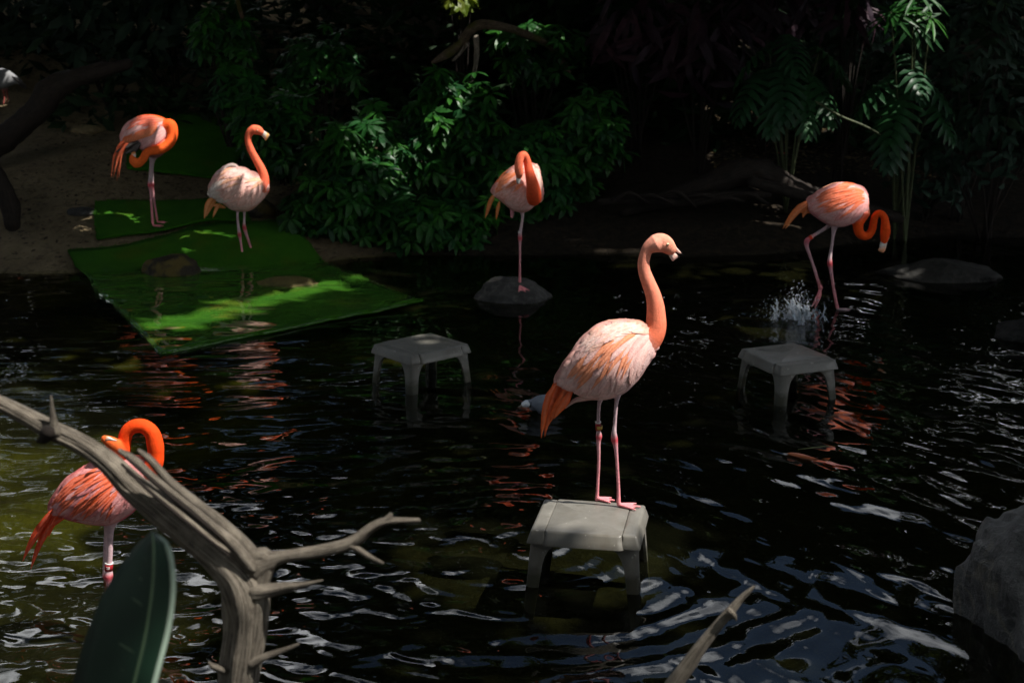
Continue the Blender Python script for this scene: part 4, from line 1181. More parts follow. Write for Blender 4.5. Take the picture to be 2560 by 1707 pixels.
TT = (0.3401, 1260, 1180)
tw = thing("dead_branch", "slim pointed dead twig rising at the bottom right of centre", "branch", at_y(1660, 1850, 3.5))
P, r_ = px_chain(TT, [(1838, 838, 8), (1800, 875, 20), (1740, 930, 27), (1680, 1000, 36), (1600, 1090, 42), (1520, 1190, 48), (1440, 1290, 52), (1370, 1390, 58), (1290, 1500, 66), (1200, 1640, 74), (1000, 1950, 84), (800, 2300, 90), (600, 2900, 95)], 3.5)
S = Soup(); S.tube(P, r_, 20, 9, 1.0, None, 0.16, 2.2, True, 0.3); S.build("main_limb", M_DRIFT, tw, grain=True)
P, r_ = px_chain(TT, [(1660, 1020, 30), (1690, 1050, 22), (1705, 1085, 8)], 3.48)
S = Soup(); S.tube(P, r_, 12, 5, 1.0, None, 0.3, 1.2); S.build("stub", M_DRIFT, tw, grain=True)

# big leaf -----------------------------------------------------------
rp = thing("rubber_plant", "big dark green leaf with its lit rim painted pale standing up at the lower left", "plant", at_y(330, 1900, 2.35))
def big_leaf(spine, left, right, D, lean, dn=0.0):
    n = len(spine); V, F = [], []
    rim = []
    for i in range(n):
        for j, u in enumerate((-1, -0.75, -0.5, -0.25, -0.04, 0.0, 0.04, 0.3, 0.6, 0.85, 1.0)):
            sx, sy = spine[i]; wx, wy = (left[i] if u < 0 else right[i])
            x, y = sx + (wx - sx) * abs(u), sy + (wy - sy) * abs(u)
            Y = D + dn + lean * i / n + (0.03 * abs(u) ** 1.4) - (0.004 if abs(u) < 0.1 else 0)
            p = at_y(x * TB[0], 960 + y * TB[0], Y)
            p.y += 0.003 * noise.noise((x * .01, y * .03, 1))
            V.append(p)
            if u == 1.0: rim.append(p)
    for i in range(n - 1):
        for j in range(10):
            a = i * 11 + j
            F.append((a, a + 1, a + 12, a + 11))
    o = mesh_obj("leaf", V, F, M_RUBBER, rp)
    sm = o.modifiers.new("thick", 'SOLIDIFY'); sm.thickness = 0.0012
    S = Soup(); S.tube([p + Vector((0, -0.001, 0)) for p in rim], [0.0012] + [0.0058] * (n - 2) + [0.004], 8, 3); S.build("lit_leaf_rim", M_LITRIM, o)
    S = Soup(); S.tube([V[i * 11 + 5] + Vector((0, -0.001, 0)) for i in range(n)], [0.0005] + [0.0016 + 0.0001 * i for i in range(n - 1)], 8, 2); S.build("midrib", M_MIDRIB, o)
    S = Soup()
    for i in range(1, n - 2):
        for j0, j1, w_ in ((4, 1, 0.0007), (6, 9, 0.0007)):
            S.tube([V[i * 11 + j0], V[i * 11 + (j0 + j1) // 2].lerp(V[(i - 1) * 11 + (j0 + j1) // 2], 0.45), V[(i - 1) * 11 + j1]], [w_, w_, w_ * 0.4], 5, 3)
    S.build("side_veins", M_MIDRIB, o)
sp_ = [(798, 776), (806, 850), (806, 950), (800, 1060), (785, 1180), (765, 1300), (740, 1420), (712, 1530), (680, 1660), (640, 1800), (590, 1950), (560, 2050)]
lf_ = [(795, 778), (722, 838), (650, 925), (586, 1020), (530, 1120), (480, 1240), (436, 1370), (400, 1490), (366, 1640), (370, 1800), (470, 1960), (555, 2050)]
rt_ = [(802, 776), (866, 838), (896, 930), (906, 1050), (896, 1180), (876, 1300), (846, 1420), (816, 1530), (780, 1660), (735, 1800), (650, 1950), (565, 2050)]
big_leaf(sp_, lf_, rt_, 2.35, -0.12)
q0 = at_y(560 * TB[0], 960 + 2050 * TB[0], 2.35 - 0.12)
S = Soup(); S.tube([q0, q0 + Vector((-0.01, 0.0, -0.12)), Vector((q0.x - 0.05, q0.y, gz(q0.x, q0.y) - 0.05))], [0.007, 0.010, 0.016], 10, 6); S.build("stem", M_STEM, rp)

# ================================================================== plants
def leaflet(V, F, p0, d, nrm, ln, w, droop=0.25, fold=0.25):
    """one pointed blade: folded along the midrib, tip hanging"""
    side = d.cross(nrm).normalized()
    i0 = len(V)
    def pt(u, s):
        c = p0 + d * ln * u - Vector((0, 0, 1)) * droop * ln * u * u
        return c + side * s * w + nrm * abs(s) * w * fold
    V += [pt(0, 0), pt(0.3, -0.75), pt(0.35, 0), pt(0.3, 0.75), pt(0.68, -0.8), pt(0.7, 0), pt(0.68, 0.8), pt(1, 0)]
    F += [(i0, i0 + 2, i0 + 1), (i0, i0 + 3, i0 + 2), (i0 + 1, i0 + 2, i0 + 5, i0 + 4), (i0 + 2, i0 + 3, i0 + 6, i0 + 5), (i0 + 4, i0 + 5, i0 + 7), (i0 + 5, i0 + 6, i0 + 7)]

def palmate_mesh(n, ln, w, seed):
    r_ = random.Random(seed); V, F = [], []
    for k in range(n):
        a = 2 * math.pi * (k + 0.5) / n * 0.93 + r_.uniform(-.1, .1)
        d = Vector((math.cos(a), math.sin(a), r_.uniform(-.25, .05))).normalized()
        leaflet(V, F, d * 0.012, d, Vector((0, 0, 1)), ln * r_.uniform(.8, 1.1), w * r_.uniform(.85, 1.1), r_.uniform(.15, .45), 0.2)
    i0 = len(V)                                     # petiole
    V += [Vector((0.004, 0, 0)), Vector((-0.004, 0.003, 0)), Vector((-0.02, 0, -0.16)), Vector((-0.026, 0.003, -0.16))]
    F.append((i0, i0 + 1, i0 + 3, i0 + 2))
    me = bpy.data.meshes.new("leaf"); me.from_pydata([tuple(v) for v in V], [], F); me.update(); return me

def simple_mesh(ln, w, seed, droop=0.3):
    r_ = random.Random(seed); V, F = [], []
    leaflet(V, F, Vector((0, 0, 0)), Vector((1, 0, 0)), Vector((0, 0, 1)), ln, w, droop, 0.22)
    me = bpy.data.meshes.new("leaf"); me.from_pydata([tuple(v) for v in V], [], F); me.update(); return me

def split_mesh(L, W, lobes, seed, droop=0.35):
    """deeply cut leaf: finger lobes down both sides of a midrib, lobe tips hanging"""
    r_ = random.Random(seed); V, F = [], []
    def mid(u): return Vector((L * u, 0, -droop * L * u * u))
    for sd in (-1, 1):
        for k in range(lobes):
            u = 0.02 + 0.94 * k / (lobes - 1)
            env = (math.sin(math.pi * (0.2 + 0.72 * u)) ** 0.7) * (1.0 if k else 0.8)
            ln = W * env * r_.uniform(0.88, 1.08)
            ang = R(118 - 100 * u) * sd
            d = Vector((math.cos(ang), math.sin(ang), 0)); s_ = Vector((-d.y, d.x, 0))
            w0 = L / lobes * 0.66
            c = mid(u); i0 = len(V)
            for q, ww in ((0, 1.15), (0.3, 1.0), (0.55, 0.85), (0.8, 0.65), (1.0, 0.15)):
                z = 0.10 * ln * q - 0.62 * ln * q * q
                wav = r_.uniform(-.006, .006)
                b_ = c + d * ln * q + Vector((0, 0, z + wav))
                V += [b_ + s_ * w0 * ww, b_ + Vector((0, 0, -0.010)), b_ - s_ * w0 * ww]
            for i in range(4):
                for j in range(2):
                    a = i0 + i * 3 + j
                    F.append((a, a + 1, a + 4, a + 3))
    me = bpy.data.meshes.new("leaf"); me.from_pydata([tuple(v) for v in V], [], F); me.update()
    me.polygons.foreach_set("use_smooth", [True] * len(me.polygons)); return me

def orient(normal, yaw):
    z = normal.normalized(); x = Vector((math.cos(yaw), math.sin(yaw), 0)); x = (x - z * x.dot(z)).normalized(); y = z.cross(x)
    return Matrix((x, y, z)).transposed().to_4x4()

def put_leaf(me, root, loc, mat4, sc):
    o = bpy.data.objects.new("leaf", me); col.objects.link(o); o.parent = root
    o.matrix_local = Matrix.Translation(loc - root.location) @ mat4 @ Matrix.Scale(sc, 4)
    return o

def stems(root, targets, base, rad=0.012, mat=None):
    S = Soup()
    for t in targets:
        m_ = base.lerp(t, 0.5) + Vector((random.uniform(-.08, .08), random.uniform(-.05, .05), 0.1))
        S.tube([base + Vector((random.uniform(-.06, .06), random.uniform(-.06, .06), -0.05)), m_, t], [rad, rad * 0.8, rad * 0.4], 6, 4)
    return S.build("stem", mat or M_BARK, root, grain=True)

SUNNY = [gpt(u_, v_) for u_, v_ in ((1770, 268), (1810, 300), (1850, 262), (1910, 290), (1990, 300), (2060, 330))]   # dapples on the leaf litter
def shrub(name, label, ctr, rad, n, meshes, mat, group, sc=(0.8, 1.2), cat="shrub", up=0.75, inner=0.35, seed=1, front=True):
    """leaves through the volume of an uneven crown, thick at its skin; each leaf an object"""
    r_ = random.Random(seed)
    base = Vector((ctr.x, ctr.y + 0.15, gz(ctr.x, ctr.y + 0.15)))
    root = thing(name, label, cat, base, group)
    for me in meshes:
        if not me.materials: me.materials.append(mat)
    tg = []
    k = 0
    while k < n:
        d = Vector((r_.gauss(0, 1), r_.gauss(0, 1), r_.gauss(0, 1))).normalized()
        if front and d.y > 0.25: d.y = -d.y * r_.random()
        rr = (inner + (1 - inner) * r_.random() ** 0.5) * (1 + 0.35 * noise.noise(d * 2.0 + Vector((seed, seed, 0))))
        p = ctr + Vector((d.x * rad[0], d.y * rad[1], d.z * rad[2])) * rr
        if p.z < max(0.03, gz(p.x, p.y) + 0.03): 
            k += 0.3; continue
        if any((p - t_ - SUN * (p - t_).dot(SUN)).length < 0.13 for t_ in SUNNY):
            k += 0.2; continue
        nn = d * (1 - up) + Vector((0, -0.25, up)) + Vector((r_.uniform(-.4, .4), r_.uniform(-.4, .4), 0))
        put_leaf(r_.choice(meshes), root, p, orient(nn, math.atan2(d.y, d.x) + r_.uniform(-.7, .7)), r_.uniform(*sc))
        if len(tg) < 9 and r_.random() < 0.3: tg.append(p)
        k += 1
    stems(root, tg, base)
    return root

PALM = [palmate_mesh(n_, 0.145, 0.030, s_) for n_, s_ in ((7, 1), (8, 2), (9, 3), (8, 4), (7, 5))]
gS = "umbrella plant bushes on the far bank"
def bush(label, u, v, Y, rad, n, seed, **kw):
    return shrub("umbrella_plant", label, at_y(u, v, Y), rad, n, PALM, M_SCHEF, gS, seed=seed, **kw)
bush("umbrella plant behind the fluffed flamingo's head, left end of the bushes", 700, 330, 14.7, (0.42, 0.4, 0.42), 100, 11)
bush("umbrella plant with the bright sunlit leaves, left of centre", 905, 410, 14.2, (0.50, 0.45, 0.5), 230, 12)
bush("tall umbrella plant in the middle of the bushes with a sunlit top", 1130, 350, 14.5, (0.5, 0.45, 0.68), 280, 13)
bush("umbrella plant right behind the one-legged flamingo", 1300, 440, 14.4, (0.5, 0.4, 0.55), 230, 14)
bush("umbrella plant at the right end of the bushes", 1470, 340, 14.9, (0.38, 0.4, 0.5), 120, 15)
bush("low umbrella plant overhanging the water under the sunlit bush", 1060, 560, 13.8, (0.62, 0.35, 0.28), 170, 16)
bush("low umbrella plant overhanging the water, left of the lit leaves", 820, 520, 13.8, (0.42, 0.35, 0.28), 120, 17)
bush("dim umbrella plant hanging in from the top, left of centre", 560, 70, 15.6, (0.36, 0.4, 0.34), 55, 18)
bush("shaded umbrella plant high behind the middle bushes", 800, 150, 15.6, (0.5, 0.4, 0.4), 70, 19)
bush("shaded umbrella plant at the top right of the middle bushes", 1330, 120, 15.8, (0.5, 0.4, 0.34), 60, 20)
bush("umbrella plant at the bank edge under the preening flamingo's mat end", 620, 230, 15.2, (0.3, 0.3, 0.36), 60, 21)

OVAL = [simple_mesh(0.30, 0.066, s_, dr) for s_, dr in ((1, .2), (2, .45), (3, .7), (4, .35))]
gO = "dark oval leaved shrubs at the top left"
for i, (u, v, Y, rad, n_, lab) in enumerate(((60, 40, 18.3, (0.75, 0.5, 0.5), 90, "dark oval leaved shrub in the top left corner behind the grey wader"), (250, 70, 16.9, (0.75, 0.5, 0.62), 100, "dark oval leaved shrub above the black fallen trunk"), (430, 60, 16.8, (0.65, 0.5, 0.62), 90, "dark oval leaved shrub above the tan stones on the bank"))):
    shrub("oval_leaf_shrub", lab, at_y(u, v, Y), rad, n_, OVAL, M_OVAL, gO, (0.8, 1.25), up=0.35, seed=40 + i)
CORD = [simple_mesh(0.34, 0.045, s_, dr) for s_, dr in ((1, .3), (2, .6), (3, .9))]
gC = "maroon leaved plants at the top right of centre"
for i, (u, v, Y, rad, n_, lab) in enumerate(((1600, 60, 15.6, (0.45, 0.4, 0.5), 70, "maroon leaved plant right above the middle bushes"), (1760, 120, 15.4, (0.42, 0.4, 0.55), 70, "maroon leaved plant beside the split-leaf philodendron"), (1930, 20, 16.2, (0.6, 0.4, 0.35), 70, "maroon leaved plant at the top edge above the split leaves"))):
    shrub("maroon_plant", lab, at_y(u, v, Y), rad, n_, CORD, M_CORD, gC, (0.8, 1.2), up=0.4, seed=60 + i)
SMALL = [simple_mesh(0.13, 0.028, s_, dr) for s_, dr in ((1, .2), (2, .5), (3, .4))]
gD = "dim small leaved shrubs along the right of the bank"
for i, (u, v, Y, rad, n_, lab) in enumerate(((2440, 90, 14.6, (0.65, 0.4, 0.6), 200, "dim small leaved shrub in the top right corner"), (2500, 330, 14.2, (0.6, 0.4, 0.5), 180, "dim small leaved shrub at the right edge above the rocks"), (2330, 420, 14.6, (0.5, 0.4, 0.35), 130, "low dim shrub behind the wading flamingo's neck"), (2130, 60, 16.2, (0.5, 0.4, 0.4), 120, "dim small leaved shrub between the two split-leaf plants"))):
    shrub("small_leaf_shrub", lab, at_y(u, v, Y), rad, n_, SMALL, M_OVAL, gD, (0.8, 1.3), up=0.5, seed=80 + i)
LIME = [simple_mesh(0.12, 0.045, s_, dr) for s_, dr in ((1, .2), (2, .5))]
shrub("lime_shrub", "yellow green leaves lit at the top edge above the dead wood", at_y(1150, 0, 16.0), (0.14, 0.12, 0.16), 34, LIME, M_LIME, None, (0.7, 1.1), seed=97)
shrub("tall_leafy_shrub", "bright narrow leaved plant at the top edge over the left split leaf", at_y(2120, 10, 15.0), (0.22, 0.2, 0.2), 26, CORD, M_OVAL, None, (0.6, 0.9), seed=98)

# split-leaf philodendrons
SPL = [split_mesh(0.50, 0.26, 9, s_, dr) for s_, dr in ((1, .3), (2, .5), (3, .42))]
for me in SPL: me.materials.append(M_PHIL)
def philo(label, u, v, Y, leaves, seed):
    c = at_y(u, v, Y); g0 = Vector((c.x + 0.1, Y + 0.15, gz(c.x + 0.1, Y + 0.15)))
    root = thing("split_leaf_philodendron", label, "plant", g0, "split-leaf philodendrons on the right bank")
    r_ = random.Random(seed)
    for (du, dv, yaw, tilt, sc, dY) in leaves:
        p = at_y(u + du, v + dv, Y + dY)
        d = Vector((math.cos(R(yaw)) , math.sin(R(yaw)), 0))
        nn = (Vector((0, 0, 1)) * math.cos(R(tilt)) + d * math.sin(R(tilt)))
        put_leaf(r_.choice(SPL), root, p, orient(nn, R(yaw)), sc)
        S = Soup(); S.tube([g0, g0.lerp(p, 0.55) + Vector((0, 0, 0.12)), p], [0.012, 0.009, 0.006], 7, 6); S.build("leaf_stalk", M_STEM, root)
    return root
philo("large split-leaf philodendron hanging over the leaf litter", 1960, 200, 14.4,
      [(0, -40, -95, 40, 1.0, 0), (-60, -20, -140, 35, 0.9, 0.05), (70, -10, -50, 35, 0.9, 0.05), (-40, -90, 170, 30, 0.85, 0.2), (90, -80, 10, 30, 0.85, 0.2), (10, -110, -80, 25, 0.8, 0.1), (-20, 10, -110, 50, 0.85, -0.1), (50, 20, -75, 50, 0.8, -0.1)], 5)
philo("split-leaf philodendron with tall stalks right of the first one", 2240, 250, 14.1,
      [(10, -20, -120, 45, 1.0, 0), (60, -60, -30, 30, 0.85, 0.1), (-20, -60, 190, 30, 0.9, 0.1), (30, -110, -70, 30, 0.8, 0.1), (90, 0, -45, 40, 0.8, 0), (-10, 40, -105, 55, 0.9, -0.05)], 6)
FAN = [palmate_mesh(13, 0.36, 0.024, 9)]
for me in FAN: me.materials.append(M_SCHEF)
c = at_y(2285, 60, 14.0)
fp = thing("fan_palm", "fan palm with a shiny sunlit leaf at the top right", "plant", Vector((c.x + 0.1, 14.2, gz(c.x + 0.1, 14.2))), None)
for dx, dz, yaw, tilt, sc in ((0.0, 0.0, -90, 55, 1.0), (0.16, 0.06, -40, 35, 0.8), (-0.22, 0.1, -140, 40, 0.85), (0.02, 0.28, -80, 25, 0.9)):
    p_ = c + Vector((dx, random.uniform(-.05, .1), dz)); d = Vector((math.cos(R(yaw)), math.sin(R(yaw)), 0))
    put_leaf(FAN[0], fp, p_, orient(Vector((0, 0, 1)) * math.cos(R(tilt)) + d * math.sin(R(tilt)), R(yaw)), sc)
    S = Soup(); S.tube([fp.location.copy(), fp.location.lerp(p_, 0.6) + Vector((0, 0, 0.1)), p_], [0.014, 0.010, 0.006], 7, 6); S.build("leaf_stalk", M_STEM, fp)

# logs and dead wood ---------------------------------------------------
def wood(name, label, cat, pts, Y, mat, n=16, rough=0.2, seed=1.0, group=None):
    P = [at_y(q[0], q[1], Y + (q[3] if len(q) > 3 else 0)) for q in pts]; r_ = [q[2] * Y / FPX for q in pts]
    root = thing(name, label, cat, min(P, key=lambda a: a.z), group)
    S = Soup(); S.tube(P, r_, n, 8, 1.0, None, rough, seed, True, 0.2); S.build("trunk", mat, root, grain=True)
    return root
w_ = wood("fallen_log", "black fallen trunk slanting up the bank at the left edge", "log", [(-90, 420, 36), (10, 345, 34), (90, 280, 32), (130, 225, 34), (180, 200, 26), (250, 180, 20), (320, 160, 14)], 15.0, M_BARK, seed=2.0)
P = [at_y(*q) for q in ((200, 195, 15.0), (235, 170, 15.0), (262, 160, 15.0))]
S = Soup(); S.tube(P, [0.07, 0.05, 0.03], 10, 5, 1.0, None, 0.3, 5); S.build("stub", M_BARK, w_, grain=True)
wood("stump", "black post leaning in at the left edge of the bank", "log", [(-60, 400, 24), (-20, 430, 26), (10, 480, 25), (28, 530, 24), (30, 560, 22)], 13.4, M_BARK, seed=4.0)
w_ = wood("driftwood", "mossy dead snag above the centre bushes", "log", [(1082, 156, 5), (1110, 140, 11), (1150, 112, 12), (1172, 80, 13), (1200, 62, 13), (1250, 66, 11), (1310, 84, 10, .2), (1380, 120, 8, .5), (1420, 180, 8, .6)], 15.2, M_MOSSY, seed=6.0)
for pts in ([(1190, 95, 8), (1192, 130, 7), (1186, 180, 6), (1176, 210, 5)], [(1102, 176, 3), (1112, 200, 4), (1122, 225, 6), (1128, 238, 9)], [(1165, 112, 5), (1150, 135, 4), (1132, 152, 3)]):
    P = [at_y(q[0], q[1], 15.15) for q in pts]
    S = Soup(); S.tube(P, [q[2] * 15.15 / FPX for q in pts], 10, 6, 1.0, None, 0.25, 3); S.build("twig", M_DRIFT, w_, grain=True)
w_ = wood("driftwood", "dark root mound on the bank below the leaf litter", "log", [(1560, 530, 12), (1680, 495, 20), (1790, 455, 30), (1870, 428, 36), (1930, 440, 30), (1990, 470, 22), (2100, 505, 18), (2250, 545, 14)], 14.2, M_BARK, rough=0.3, seed=8.0)
P = [at_y(q[0], q[1], 14.0) for q in ((1880, 455), (1990, 485), (2120, 515), (2230, 540))]
S = Soup(); S.tube(P, [0.05, 0.05, 0.04, 0.02], 10, 6, 1.0, None, 0.3, 3); S.build("root", M_BARK, w_, grain=True)
w_ = wood("driftwood", "tangled low roots at the far waterline right of the one-legged flamingo", "log", [(1500, 505, 8), (1600, 498, 12), (1700, 505, 12), (1800, 492, 14), (1920, 485, 10)], 14.0, M_BARK, rough=0.35, seed=9.0)
for k in range(6):
    P = [at_y(1520 + 60 * k + random.uniform(-20, 20), 505 + random.uniform(-12, 8), 13.95), at_y(1570 + 60 * k, 490 + random.uniform(-14, 10), 13.9), at_y(1620 + 60 * k, 508 + random.uniform(-10, 12), 13.95)]
    S = Soup(); S.tube(P, [0.016, 0.02, 0.012], 8, 5, 1.0, None, 0.3, k); S.build("root", M_BARK, w_, grain=True)
wood("vine_stem", "thin pale stem slanting down right of the philodendron leaves", "stem", [(2040, 255, 3), (2100, 290, 3.4), (2160, 315, 3.4), (2215, 345, 3)], 14.0, M_STEM, 8, 0.05, 3.0)
wood("hanging_branch", "thin brown branch hanging from the top left of centre", "branch", [(586, -40, 6), (596, 10, 6), (606, 45, 5.5), (612, 78, 4)], 15.4, M_MOSSY, 10, 0.2, 11.0)

# ground litter ----------------------------------------------------------
def litter(name, x0, x1, y0, y1, n, mat, size, seed, label):
    r_ = random.Random(seed); V, F = [], []
    for _ in range(n):
        x, y = r_.uniform(x0, x1), r_.uniform(y0, y1); z = gz(x, y) + 0.012
        a = r_.uniform(0, 6.28); s_ = size * r_.uniform(.5, 1.3); t = r_.uniform(-.3, .3)
        d = Vector((math.cos(a), math.sin(a), t)) * s_; e = Vector((-math.sin(a), math.cos(a), r_.uniform(-.2, .4))) * s_ * 0.45
        i0 = len(V); c = Vector((x, y, z))
        V += [c - d, c + e, c + d, c - e]; F.append((i0, i0 + 1, i0 + 2, i0 + 3))
    o = mesh_obj(name, V, F, mat, None, False); o["kind"] = "stuff"; o["label"] = label
M_LITT = m_simple("dry_leaves", (0.17, 0.125, 0.06), 0.8, 0.2, 0.55, 9)
a_, b_ = gpt(1790, 430), gpt(2180, 300)
litter("leaf_litter", a_.x, b_.x + 0.3, a_.y, b_.y + 1.0, 2600, M_LITT, 0.035, 3, "dry leaf litter on the bank under the philodendron")
litter("dry_leaves", -4.9, -0.6, 12.9, 17.5, 2200, m_simple("brown_leaves", (0.07, 0.05, 0.03), 0.85, 0.2, 0.6, 9), 0.03, 4, "dry leaves and crumbs on the left bank")
M_PETAL = m_simple("red_petal", (0.42, 0.016, 0.028), 0.5)
for u, v, sz, lab in ((1957, 394, 0.085, "larger red fallen flower on the leaf litter"), (1914, 374, 0.06, "smaller red fallen flower at the left of the leaf litter")):
    c = gpt(u, v); root = thing("fallen_flower", lab, "flower", c, "fallen red flowers")
    V, F = [], []
    for k in range(5):
        a = k * 1.257 + 0.4; d = Vector((math.cos(a), math.sin(a), 0.45)).normalized()
        leaflet(V, F, Vector((0, 0, 0)), d, Vector((-d.x * .4, -d.y * .4, 1)).normalized(), sz, sz * 0.35, 0.2)
    o = mesh_obj("petals", [c + v_ + Vector((0, 0, 0.03)) for v_ in V], F, M_PETAL, root)
# ================================================================== trees round the pond, many added unseen to shade it
LIT = []                                             # (centre, radius): spots where crown leaves are left out to let sun through
def lit(p, r): LIT.append((Vector(p), r))
lit(h.P(400, 720), 0.22); lit(h.P(480, 640), 0.24); lit(h.P(600, 620), 0.22); lit(h.P(690, 420), 0.20); lit(h.P(720, 180), 0.16); lit((0.34, 6.26, 0.26), 0.27); lit(h.P(500, 1100), 0.12)
lit(p.P(440, 300), 0.16); lit(p.P(560, 270), 0.16); lit(p.P(660, 240), 0.15); lit(p.P(760, 330), 0.11)
lit(q.P(330, 660), 0.14); lit(q.P(450, 640), 0.15); lit(q.P(560, 620), 0.145); lit(q.P(600, 400), 0.12); lit(q.P(600, 140), 0.10)
lit(r3.P(440, 400), 0.20); lit(r3.P(540, 350), 0.16); lit(r3.P(470, 180), 0.10)
lit(w5.P(680, 240), 0.15); lit(w5.P(850, 260), 0.15)
lit(v6.P(700, 750), 0.40); lit(v6.P(1050, 250), 0.22)
SOFT = []                                            # ragged gaps
for k_ in range(12): SOFT.append(len(LIT)); lit(at_z(440 + 48 * k_, 806 - 11.5 * k_, 0.02), 0.25 - 0.004 * k_)
lit(at_y(900, 330, 13.9), 0.17); lit(at_y(965, 410, 13.9), 0.12); lit(at_y(1085, 330, 14.1), 0.12); lit(at_y(1180, 215, 14.3), 0.14); lit(at_y(1230, 480, 14.0), 0.06)
lit(at_y(2290, 60, 14.0), 0.30); lit(at_y(2330, 190, 14.0), 0.10); lit(at_y(2200, 30, 14.9), 0.15); lit(at_y(1150, 10, 15.9), 0.12)
lit(at_z(1985, 755, 0.1), 0.15)
lit((-3.3, 8.0, 0), 1.1); lit((-2.3, 6.2, 0), 0.9)
for x_, y_, r_ in ((60, 130, .2), (300, 260, .16), (640, 480, .16), (900, 700, .2), (1250, 930, .16), (1700, 860, .14), (2100, 716, .12)): lit(at_y(TB[1] + x_ * TB[0], TB[2] + y_ * TB[0], DB), r_)
for t_ in SUNNY: lit(t_, 0.11)
for x_, y_ in ((1780, 900), (1680, 1010), (1540, 1180), (1400, 1360), (1280, 1520)): lit(at_y(TT[1] + x_ * TT[0], TT[2] + y_ * TT[0], 3.5), 0.11)
lit(ib.P(50, 455), 0.11)
RAG = np.array([1.0 if i in SOFT else 0.0 for i in range(len(LIT))])
LQ = np.array([list(c) for c, r in LIT]); LR = np.array([r for c, r in LIT]); SN = np.array(SUN)

def crown_mesh(blobs, n, size, seed, zmin=2.7):
    g = np.random.default_rng(seed)
    V, F = [], []
    vol = np.array([b_[3] * b_[4] * b_[5] for b_ in blobs]); vol = vol / vol.sum()
    i = 0; tries = 0
    while i < n and tries < n * 4:
        tries += 1
        b_ = blobs[g.choice(len(blobs), p=vol)]
        d = g.normal(size=3); d /= np.linalg.norm(d)
        rr = (0.25 + 0.75 * g.random() ** 0.6) * (1 + 0.3 * noise.noise(Vector(d * 1.7) + Vector((b_[0], b_[1], 0))))
        c = np.array(b_[:3]) + d * np.array(b_[3:6]) * rr
        if c[2] < zmin: continue
        s_ = size * g.uniform(0.6, 1.25)
        w = c - LQ; al = w @ SN; pr = np.linalg.norm(w - al[:, None] * SN, axis=1)
        if np.any((al > 0.6) & (pr < (LR + s_ * 0.45) * (1 - RAG * 0.5 * g.random() ** 1.3))): continue
        a = g.uniform(0, 6.28); e = np.array([math.cos(a), math.sin(a), g.uniform(-.5, .3)]); e /= np.linalg.norm(e)
        nrm = np.array([g.normal() * .5, g.normal() * .5, 1.0]); f_ = np.cross(nrm, e); f_ /= np.linalg.norm(f_)
        k = len(V)
        V += [c - e * s_, c + f_ * s_ * 0.42 - np.array([0, 0, .03]), c + e * s_ * 1.05, c - f_ * s_ * 0.42 - np.array([0, 0, .03]), c + np.array([0, 0, 0.02])]
        F += [(k, k + 1, k + 4), (k + 1, k + 2, k + 4), (k + 2, k + 3, k + 4), (k + 3, k, k + 4)]
        i += 1
    return V, F

def tree(label, x, y, top, blobs, n, size, seed, trunk_r=0.16, zmin=2.7):
    z0 = gz(x, y)
    root = thing("tree", label, "tree", Vector((x, y, z0)), "trees standing round the pond")
    S = Soup()
    S.tube([(x, y, z0 - 0.2), (x + 0.1, y + 0.05, z0 + (top - z0) * 0.4), (x - 0.05, y, top * 0.8), (x, y, top)], [trunk_r * 1.2, trunk_r, trunk_r * 0.7, trunk_r * 0.3], 10, 6, 1.0, None, 0.12, seed)
    S.build("trunk", M_BARK, root, grain=True)
    S = Soup()
    for b_ in blobs:
        s0 = Vector((x, y, max(zmin + 0.2, top * 0.55)))
        e = Vector(b_[:3])
        clear = True                                  # a bough that would stand in one of the gaps is not there
        for k in range(13):
            c_ = np.array(s0.lerp(e, k / 12) + Vector((0, 0, 0.5 * (k / 12) * (1 - k / 12))))
            w = c_ - LQ; al = w @ SN; pr = np.linalg.norm(w - al[:, None] * SN, axis=1)
            if np.any((al > 0.6) & (pr < LR + trunk_r * 0.45)): clear = False
        if not clear: continue
        S.tube([s0, s0.lerp(e, 0.5) + Vector((0, 0, 0.25)), e], [trunk_r * 0.5, trunk_r * 0.35, trunk_r * 0.15], 7, 4)
    if S.v: S.build("limb", M_BARK, root, grain=True)
    V, F = crown_mesh(blobs, n, size, seed, zmin)
    o = mesh_obj("crown", V, F, M_TREE, root, False); o["kind"] = "stuff"

# far bank: skyline trees, low crowns added for shade, open to the sky straight ahead
tree("shade tree behind the far left end of the bank", -7.5, 17.0, 5.6, [(-7.5, 16.6, 4.6, 2.2, 1.8, 1.5), (-5.6, 16.4, 4.3, 1.8, 1.7, 1.2)], 2600, 0.20, 101)
tree("tall shade tree behind the left bank", -2.4, 19.4, 9.5, [(-4.2, 14.0, 3.4, 2.0, 1.6, 0.6), (-2.6, 13.9, 3.6, 1.6, 1.6, 0.6), (-1.9, 18.8, 6.5, 1.6, 1.7, 3.4), (-2.0, 17.2, 4.2, 1.9, 1.8, 1.2), (-4.2, 17.0, 4.2, 1.7, 1.8, 1.2)], 8500, 0.20, 102)
tree("tall shade tree behind the middle of the far bank", -0.2, 19.5, 9.0, [(-1.0, 14.0, 3.4, 2.0, 1.5, 0.6), (-0.6, 19.2, 6.3, 1.3, 1.7, 3.0), (0.2, 17.0, 4.0, 1.7, 1.7, 1.1)], 6000, 0.20, 103)
tree("low shade tree behind the umbrella plants", 2.4, 18.2, 4.8, [(2.2, 14.4, 3.15, 2.2, 1.5, 0.45), (2.2, 17.0, 3.5, 1.7, 1.8, 0.8), (4.0, 17.0, 3.4, 1.7, 1.8, 0.8)], 7000, 0.20, 104)
tree("tall shade tree behind the right bank", 7.9, 18.6, 9.5, [(8.4, 18.4, 6.3, 1.7, 1.8, 3.3), (6.2, 16.6, 3.6, 2.2, 1.8, 0.9)], 7000, 0.20, 105)
